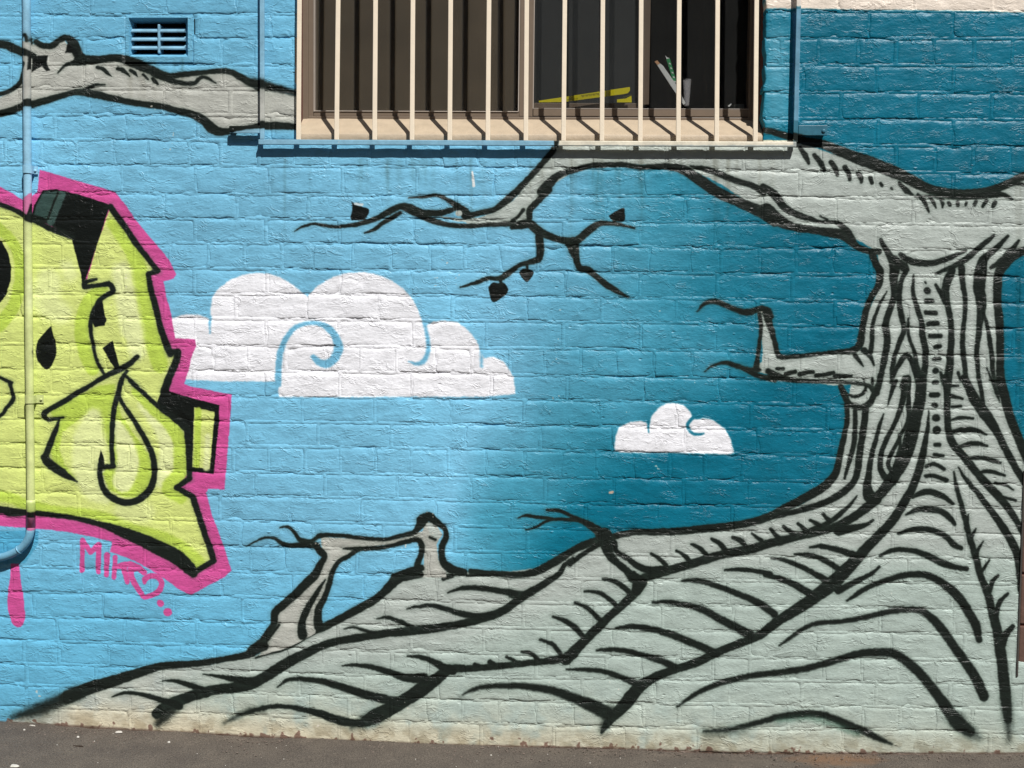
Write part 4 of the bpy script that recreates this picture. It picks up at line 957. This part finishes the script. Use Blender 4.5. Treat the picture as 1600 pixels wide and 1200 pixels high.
# right sash
sash = vert('sash', 820.4, 832.5, DF - .001, .15, M_FRAME, win_o, 182)
pxbox('rail', 833, 170.4, 1170.4, 182, DF + .003, .15, M_FRAME, sash)
vert('glazing_bead', 832.7, 833.9, DF + .002, .14, M_BEAD, sash, 170, .0006)
pxbox('glazing_bead', 834, 169.4, 1170, 170.2, DF + .002, .14, M_BEAD, sash, .0004)
ZGL = U(830, 180, .125)[1]
def pane(a, b, y0):
    xa, xb = U(a, 100, .125)[0], U(b, 100, .125)[0]; z0 = U((a + b) / 2, y0, .125)[1]
    v, f = boxv(-(xb - xa) / 2, (xb - xa) / 2, -.0015, .0015, 0, ZT - z0)
    return link('glass', meshdata('glass', v, f), M_GLASS, win_o, ((xa + xb) / 2, .125, z0))
pane(488, 812, 176); pane(831, 1172, 173)
# rear track with the flyscreen
scr = thing('flyscreen', 'dark grey insect screen panel behind the yellow ruler in the right half of the window', 'insect screen', (U(920, 165, .175)[0], .175, U(920, 165, .175)[1]))
pxbox('mesh_panel', 826, 60, 1003, 163, .176, .178, M_SCREEN, scr, .0003, ztop=ZT)
vert('side_rail', 1003.4, 1014.5, .170, .186, M_FRAME, scr, 163.4, .001)
pxbox('bottom_rail', 826, 161, 1003, 170, .170, .186, M_FRAME, scr, .001)
# brown blind behind the left pane
xa, xb = U(491.5, 100, .134)[0], U(809, 100, .134)[0]
nw = 60; V, F_ = [], []
z0b = U(650, 174.2, .134)[1]
for i in range(nw + 1):
    x = xa + (xb - xa) * i / nw
    y = .0012 * math.sin(i * .5) + .001 * math.sin(i * .23 + 1)
    V += [(x - (xa + xb) / 2, y, 0), (x - (xa + xb) / 2, y + .002, ZT - z0b)]
for i in range(nw): F_.append((2 * i, 2 * i + 2, 2 * i + 3, 2 * i + 1))
me = meshdata('blind', V, F_)
bl = link('blind', me, M_BLIND, None, ((xa + xb) / 2, .134, z0b)); bl['label'] = 'brown fabric blind drawn behind the left pane of the window'; bl['category'] = 'blind'
md = bl.modifiers.new('thickness', 'SOLIDIFY'); md.thickness = .0015

# ------------------------------------------------------------------ things on the inner sill, behind the right pane
def slab(name, p, d, th, m, parent, bev=0):
    """flat strip with real thickness from its photo outline"""
    q = [U(a, b, d) for a, b in p]; cx = sum(a for a, _ in q) / len(q); cz = sum(b for _, b in q) / len(q)
    n0 = len(q)
    v = [(a - cx, -th / 2, b - cz) for a, b in q] + [(a - cx, th / 2, b - cz) for a, b in q]
    f = [tuple(range(n0)), tuple(range(2 * n0 - 1, n0 - 1, -1))] + [(k, n0 + k, n0 + (k + 1) % n0, (k + 1) % n0) for k in range(n0)]
    import bmesh
    me = meshdata(name, v, f); bm = bmesh.new(); bm.from_mesh(me); bmesh.ops.recalc_face_normals(bm, faces=bm.faces); bm.to_mesh(me); bm.free()
    return link(name, me, m, parent, (cx, d, cz))
rul = thing('ruler', 'long yellow ruler with dark print leaning behind the right pane', 'ruler', (*(lambda a: (a[0], .145, a[1]))(U(915, 160, .145)),))
slab('blade', [(842, 157.5), (984, 136), (984.5, 141), (981, 145.5), (975, 147), (880, 159.5), (842, 160)], .145, .004, M_YELLOW, rul)
for k in range(15):
    x = 908 + k * 1.9; y = 150.5 - k * .27
    slab('print', [(x, y - 1.6), (x + .7, y - 1.7), (x + .9, y + 1.1), (x + .2, y + 1.2)] if k % 3 else [(x, y - 1.5), (x + 1.2, y - 1.6), (x + 1.2, y - .9), (x, y - .8)], .1422, .0006, M_PRINT, rul)
for k in range(9):
    x = 886 + k * 2.0; y = 155.6 - k * .28
    slab('print', [(x, y - .5), (x + .7, y - .5), (x + .7, y + .9), (x, y + .9)], .1422, .0006, M_PRINT, rul)
st_ = thing('plastic_strip', 'short yellow strip lying under the raised end of the yellow ruler', 'plastic strip', (U(978, 159, .15)[0], .15, U(978, 159, .15)[1]))
slab('strip', [(964, 155.5), (978, 154), (986.5, 149.5), (987, 160), (964, 160)], .15, .004, M_YELLOW, st_)
slab('dark_edge', [(972, 152.2), (986, 147.2), (986.3, 148.6), (978, 153.2)], .149, .003, M_PRINT, st_)
tb = thing('toothbrush', 'slim white plastic stick with a tan end leaning left behind the right pane', 'plastic stick', (U(1069, 165, .15)[0], .15, U(1069, 165, .15)[1]))
slab('handle', [(1026, 100.5), (1030, 98.5), (1036, 103), (1057, 133), (1071, 161), (1068, 164), (1050, 137)], .15, .005, M_WHITEP, tb)
slab('tip', [(1022.8, 96.5), (1027, 94.5), (1031, 99.5), (1026.8, 101.5)], .1497, .006, M_TAN, tb)
gp = thing('wrapped_stick', 'green and white printed wrapper stick standing behind the fourth bar from the right', 'wrapped stick', (U(1056, 130, .155)[0], .155, U(1056, 130, .155)[1]))
slab('wrapper', [(1041, 92), (1046.5, 91.5), (1057, 128), (1053, 131)], .155, .004, M_GREEN, gp)
slab('end', [(1039.5, 87), (1042, 89.5), (1046, 91), (1041.5, 92.5)], .1548, .004, M_WHITEP, gp)
for k in range(5):
    x = 1045 + k * 2.1; y = 98 + k * 7
    slab('print', [(x, y), (x + 2.6, y + 1), (x + 3.2, y + 3), (x + .6, y + 2.4)], .1527, .0006, M_WHITEP, gp)
cup_c = (U(1073, 163, .165)[0], .165, U(1073, 165, .165)[1])
cup = thing('cup', 'small clear plastic cup beside the white stick behind the right pane', 'cup', cup_c)
topz = U(1073, 125, .165)[1]
tube('cup_wall', [(cup_c[0], .165, cup_c[2]), (cup_c[0], .165, topz)], [.008, .0135], M_CLEAR, cup, 20, False)
tube('rim', [(cup_c[0], .165, topz - .0005), (cup_c[0], .165, topz + .0015)], [.0138, .0138], M_CLEAR, cup, 20, False)
bx = thing('small_block', 'small pale grey block with a white tip at the right end of the inner sill', 'block', (U(1155, 172, .15)[0], .15, U(1155, 172, .15)[1]))
pxbox('block', 1147.5, 162.5, 1163, 169.5, .148, .165, simple('grey_card', (112, 116, 110), .7), bx, .001)
slab('tip', [(1137, 165.5), (1142.5, 161.5), (1143, 163.5), (1139, 167.3)], .148, .004, M_WHITEP, bx)

# ------------------------------------------------------------------ security grille
YF, YBK = -.0245, -.0145
zr1, zr0 = U(830, 219.6, YF)[1], U(830, 227.6, YF)[1]
grille = thing('window_grille', 'cream and blue painted steel security bars fixed over the window', 'window bars', ((wx0 + wx1) / 2, YF, zr0))
def rail_z(px, py): return U(px, py, YF)
xl, _ = U(403.5, 224, YF); xr, _ = U(1244.5, 224, YF)
bevbox('bottom_rail', xl, xr, YF, YBK, zr0, zr1, M_PAINTED, grille, .0018)
tops = [467.5, 528, 586.5, 645, 704, 764, 823, 882.5, 942, 1002, 1061.5, 1121.5, 1182.5]
bots = [466, 525.5, 585, 643.5, 702.5, 762, 821.5, 880.5, 940.5, 1000.5, 1060, 1120, 1180.5]
bar_me = None
for a, b in zip(tops, bots):
    xb_, zb_ = U(b, 219, YF); xt, zt = U(a, 0, YF)
    L = 3.3 - zr1
    if bar_me is None:
        o = bevbox('bar', -.0072, .0072, YF + .0006, YBK - .0006, 0, L, M_CREAM, grille, .0016)
        bar_me = o.data
        for v in bar_me.vertices: v.co.z += L / 2; v.co.y += 0
    else:
        o = link('bar', bar_me, None, grille)
    o.location = Vector((xb_, (YF + YBK) / 2, zr1 - .0004)) - grille.location
    o.rotation_euler.y = math.atan2(xt - xb_, zt - zb_)
for a0, a1, t0, t1, lo in ((406.2, 412.6, 406.2, 412.8, 220.0), (1239.8, 1246.6, 1240.2, 1247.2, 219.0)):
    xA = (U(a0, 215, YF)[0] + U(a1, 215, YF)[0]) / 2
    bevbox('upright', xA - .0072, xA + .0072, YF + .0003, YBK - .0003, zr1 + .0002, 3.3, M_PAINTED, grille, .0016)
bevbox('top_rail', xl, xr, YF, YBK, 3.3, 3.316, M_PAINTED, grille, .0018)
for s, (p0, p1, q0, q1) in enumerate(((358, 405.5, 196.5, 207.8), (1247.6, 1293, 195.8, 211.5))):
    tabp = pxbox('mounting_tab', p0, q0, p1, q1, YF + .0015, YBK - .0012, M_PAINTED, grille, .0012)
    sxp = 363 if s == 0 else 1287
    xs_, zs_ = U(sxp, (q0 + q1) / 2 + 1, YF)
    # round screw head
    V, F_ = [], []
    for r_, y_ in ((.0065, 0), (.0062, -.0022), (.0035, -.0036), (.0005, -.0038)):
        for k in range(14): V.append((r_ * math.cos(k * math.tau / 14), y_, r_ * math.sin(k * math.tau / 14)))
    for j in range(3):
        for k in range(14): F_.append((j * 14 + k, j * 14 + (k + 1) % 14, (j + 1) * 14 + (k + 1) % 14, (j + 1) * 14 + k))
    link('screw', meshdata('screw', V, F_, True), M_PAINTED, tabp, (xs_, YF + .0015, zs_))
    bevbox('spacer', xs_ - .008, xs_ + .008, YBK - .001, .004, zs_ - .006, zs_ + .006, M_PAINTED, grille, .001)

# ------------------------------------------------------------------ air vent
vz0, vz1 = float(J(2, (VX0 + VX1) / 2)) + .004, float(J(0, (VX0 + VX1) / 2)) + .002
vent = thing('air_vent', 'square blue painted air vent with three slats set into the wall at top left', 'air vent', ((VX0 + VX1) / 2, 0, vz0))
ox0, oz1 = U(201, 27, -.001); ox1, _ = U(293.5, 27, -.001)
oz0 = U(245, 88.5, -.001)[1]; oz1 = U(247, 27.5, -.001)[1]
ix0 = U(210, 60, .03)[0]; ix1 = U(290.5, 60, .03)[0]; iz1 = U(247, 35, .03)[1]; iz0 = U(247, 84, .03)[1]
O = [(VX0 + .001, vz0), (VX1 - .001, vz0), (VX1 - .001, vz1), (VX0 + .001, vz1)]
A = [(ox0, oz0), (ox1, oz0), (ox1, oz1), (ox0, oz1)]
I_ = [(ix0, iz0), (ix1, iz0), (ix1, iz1), (ix0, iz1)]
V = [(a, .006, b) for a, b in O] + [(a, -.0004, b) for a, b in [(O[0][0] + .004, O[0][1] + .004), (O[1][0] - .004, O[1][1] + .004), (O[2][0] - .004, O[2][1] - .004), (O[3][0] + .004, O[3][1] - .004)]] \
    + [(a, -.0015, b) for a, b in A] + [(a, .03, b) for a, b in I_] + [(a, .05, b) for a, b in I_]
c0 = Vector(((VX0 + VX1) / 2, 0, vz0))
F_ = []
for r_ in range(4):
    for k in range(4): F_.append((r_ * 4 + k, r_ * 4 + (k + 1) % 4, (r_ + 1) * 4 + (k + 1) % 4, (r_ + 1) * 4 + k))
link('frame', meshdata('frame', [tuple(Vector(v) - c0) for v in V], F_), M_WALL, vent, tuple(c0))
bevbox('back_panel', ix0 - .01, ix1 + .01, .051, .0525, iz0 - .01, iz1 + .01, simple('vent_dark_back', (14, 14, 18), .9), vent, .0003)  # plain near-black panel closing the vent behind the slats
xm = U(248.5, 60, .01)[0]
for (yt, yb) in ((44.5, 50.5), (57.5, 64), (71, 77.5)):
    for (a, b) in ((ix0 - .002, xm - .004), (xm + .004, ix1 + .002)):
        zt_ = U(248, yt, .012)[1]; zb_ = U(248, yb, .012)[1]
        prof = [(.009, zb_), (.0085, zb_ + .004), (.011, zb_ + .008), (.030, zt_ + .006), (.034, zt_ + .004), (.030, zb_ + .003)]
        cxx = (a + b) / 2; V = []
        for x in (a, b): V += [(x - cxx, y - .02, z - zt_) for y, z in prof]
        n0 = len(prof)
        F_ = [tuple(range(n0)), tuple(range(2 * n0 - 1, n0 - 1, -1))] + [(k, (k + 1) % n0, n0 + (k + 1) % n0, n0 + k) for k in range(n0)]
        me = meshdata('slat', V, F_)
        import bmesh
        bm = bmesh.new(); bm.from_mesh(me); bmesh.ops.recalc_face_normals(bm, faces=bm.faces); bm.to_mesh(me); bm.free()
        link('slat', me, M_PAINTED, vent, (cxx, .02, zt_))
bevbox('divider', xm - .004, xm + .004, .006, .048, iz0 - .004, U(248, 38, .01)[1], M_PAINTED, vent, .003)

# ------------------------------------------------------------------ conduit pipe
YP = -.0215; RP = .0128
def pp(px, py): x, z = U(px, py, YP); return (x, YP, z)
pipe_pts = [pp(41.5, 5), pp(43, 260), pp(45, 500), pp(47.5, 700), pp(48.3, 790), pp(48.4, 822), pp(47.6, 830), pp(45, 840), pp(40, 849), pp(33, 856.5), pp(24, 862.5), pp(14, 867), pp(0, 871), pp(-40, 876), pp(-120, 880)]
top = Vector(pipe_pts[0]); d_ = (Vector(pipe_pts[0]) - Vector(pipe_pts[1])).normalized()
pipe_pts = [tuple(top + d_ * 1.1)] + pipe_pts
pipe = thing('conduit_pipe', 'thin round conduit pipe down the left of the wall, painted over with the mural', 'pipe', pipe_pts[6])
P3 = [Vector(p) for p in pipe_pts]
lower = []
for i in range(6, len(P3) - 1):
    a, b, c, d = P3[i - 1], P3[i], P3[i + 1], P3[min(i + 2, len(P3) - 1)]
    for k in range(5):
        t = k / 5; lower.append(.5 * ((2 * b) + (-a + c) * t + (2 * a - 5 * b + 4 * c - d) * t * t + (-a + 3 * b - 3 * c + d) * t ** 3))
tube('pipe', [tuple(p) for p in P3[:7]], RP, M_PAINTED, pipe, 24)
tube('elbow', [tuple(p) for p in lower] + [tuple(P3[-1])], RP * 1.02, M_PAINTED, pipe, 24)
tube('coupling', [pp(48.25, 781), pp(48.3, 786), pp(48.5, 823)], [RP * 1.04, RP * 1.13, RP * 1.13], M_PAINTED, pipe, 24)
i0 = 22
tube('collar', [tuple(lower[i0] - (lower[i0 + 1] - lower[i0]).normalized() * .002), tuple(lower[i0] + (lower[i0 + 1] - lower[i0]).normalized() * .002)], RP * 1.17, M_PAINTED, pipe, 24)
for (cxp, y0, y1, ex) in ((43, 258.5, 271, 60.5), (46.5, 617.5, 630, 65)):
    xc, zc0 = U(cxp, (y0 + y1) / 2, YP); h = abs(U(cxp, y0, YP)[1] - U(cxp, y1, YP)[1])
    V = []; n0 = 14
    path = [(-RP - .0015, .0)]
    for k in range(n0 + 1):
        a = math.pi + math.pi * k / n0
        path.append(((RP + .0018) * math.cos(a), (RP + .0018) * math.sin(a)))
    path += [(RP + .0018, .0175), (U(ex, 300, 0)[0] - xc, .0175)]
    path[0] = (-RP - .0018, .018)
    F_ = []
    for (x, y) in path: V += [(x, y, -h / 2), (x, y, h / 2)]
    for k in range(len(path) - 1): F_.append((2 * k, 2 * k + 1, 2 * k + 3, 2 * k + 2))
    cl = link('clamp', meshdata('clamp', V, F_, False), M_PAINTED, pipe, (xc, YP, zc0))
    md = cl.modifiers.new('thickness', 'SOLIDIFY'); md.thickness = .0018; md.offset = 0
    V, F_ = [], []
    for r_, y_ in ((.0045, 0), (.0043, -.003), (.002, -.0045), (.0004, -.0047)):
        for k in range(12): V.append((r_ * math.cos(k * math.tau / 12), y_, r_ * math.sin(k * math.tau / 12)))
    for j in range(3):
        for k in range(12): F_.append((j * 12 + k, j * 12 + (k + 1) % 12, (j + 1) * 12 + (k + 1) % 12, (j + 1) * 12 + k))
    link('screw', meshdata('screw', V, F_, True), M_PAINTED, cl, (U(ex, 300, 0)[0] - .008, -.0048, zc0 - .002))

# ------------------------------------------------------------------ grit and litter on the lane
def grit(name, n, rmin, rmax, m, yr, seed, label, xr=(-2.1, 1.9)):
    rs = random.Random(seed); V, F_ = [], []
    ico = [(0, 0, 1), (.89, 0, .45), (.28, .85, .45), (-.72, .53, .45), (-.72, -.53, .45), (.28, -.85, .45), (.72, .53, -.45), (-.28, .85, -.45), (-.89, 0, -.45), (-.28, -.85, -.45), (.72, -.53, -.45), (0, 0, -1)]
    fi = [(0, 1, 2), (0, 2, 3), (0, 3, 4), (0, 4, 5), (0, 5, 1), (1, 6, 2), (2, 7, 3), (3, 8, 4), (4, 9, 5), (5, 10, 1), (6, 7, 2), (7, 8, 3), (8, 9, 4), (9, 10, 5), (10, 6, 1), (11, 7, 6), (11, 8, 7), (11, 9, 8), (11, 10, 9), (11, 6, 10)]
    for _ in range(n):
        x = rs.uniform(*xr); y = -abs(rs.uniform(yr[0], yr[1]) if rs.random() < .6 else rs.uniform(yr[0], (yr[0] + yr[1]) / 3)); r = rs.uniform(rmin, rmax) * rs.uniform(.5, 1)
        z = float(zbase(x)) * math.exp(y / .7)
        s = (rs.uniform(.7, 1.4), rs.uniform(.7, 1.3), rs.uniform(.35, .8)); a = rs.uniform(0, 6.28); b0 = len(V)
        for (u, v, w) in ico:
            j = rs.uniform(.8, 1.2); u, v, w = u * s[0] * r * j, v * s[1] * r * j, w * s[2] * r * j
            V.append((x + u * math.cos(a) - v * math.sin(a), y + u * math.sin(a) + v * math.cos(a), z + w + r * .25))
        F_ += [tuple(q + b0 for q in t) for t in fi]
    o = link(name, meshdata(name, V, F_), m); o['kind'] = 'stuff'; o['label'] = label; o['category'] = 'grit'
grit('pale_grit', 90, .0012, .0034, M_CHIP, (.012, .6), 5, 'tiny pale grit and paint flakes scattered on the asphalt')
grit('brown_grit', 1400, .0012, .0040, M_GRIT, (.006, .16), 6, 'loose brown grit and dirt gathered along the foot of the wall')
def chip(px, py, w, h, m, name, label, cat):
    v = CF + (px - 800) / FPX * CR + (600 - py) / FPX * CU
    t = (0.012 - CAMZ) / v[2]; x, y = v[0] * t, -DIST + v[1] * t
    z = float(zbase(x)) * math.exp(min(y, 0) / .7) + .0015
    pts_ = []; n0 = 9; rs = random.Random(int(px))
    for k in range(n0):
        a = k * math.tau / n0; r = rs.uniform(.7, 1.1); pts_.append((w * r * math.cos(a), h * r * math.sin(a)))
    V = [(a, b, 0) for a, b in pts_] + [(a * .8, b * .8, .0025 + rs.uniform(0, .001)) for a, b in pts_]
    F_ = [tuple(range(n0))[::-1], tuple(range(n0, 2 * n0))] + [(k, (k + 1) % n0, n0 + (k + 1) % n0, n0 + k) for k in range(n0)]
    o = link(name, meshdata(name, V, F_), m, None, (x, y, z)); o['label'] = label; o['category'] = cat
    if cat == 'pebble': o['group'] = 'white pebbles on the asphalt'
chip(38, 1146, .004, .004, M_CHIP, 'pebble', 'small white pebble below the left end of the wall near the pipe', 'pebble')
chip(186, 1145, .014, .008, M_CHIP, 'paint_flake', 'curled white paint flake against the foot of the wall left of the lowest root', 'paint flake')
chip(50, 1140, .014, .003, M_CHIP, 'paper_scrap', 'thin white scrap lying beside the wall at far left', 'scrap')
chip(122, 1154, .005, .005, M_CHIP, 'pebble', 'white pebble on the asphalt below the black root tip at left', 'pebble')
chip(264, 1158, .005, .005, M_CHIP, 'pebble', 'white pebble on the asphalt between the root tips, right of the paint flake', 'pebble')
chip(123, 1167, .022, .0035, M_TWIG, 'twig', 'short dark twig lying on the asphalt at lower left', 'twig')
chip(598, 1196, .006, .006, M_CHIP, 'pebble', 'white pebble at the bottom edge of the photo on the lane', 'pebble')
chip(22, 1198, .016, .010, M_CHIP, 'paper_scrap', 'pale scrap of paper on the asphalt in the bottom left corner', 'scrap')
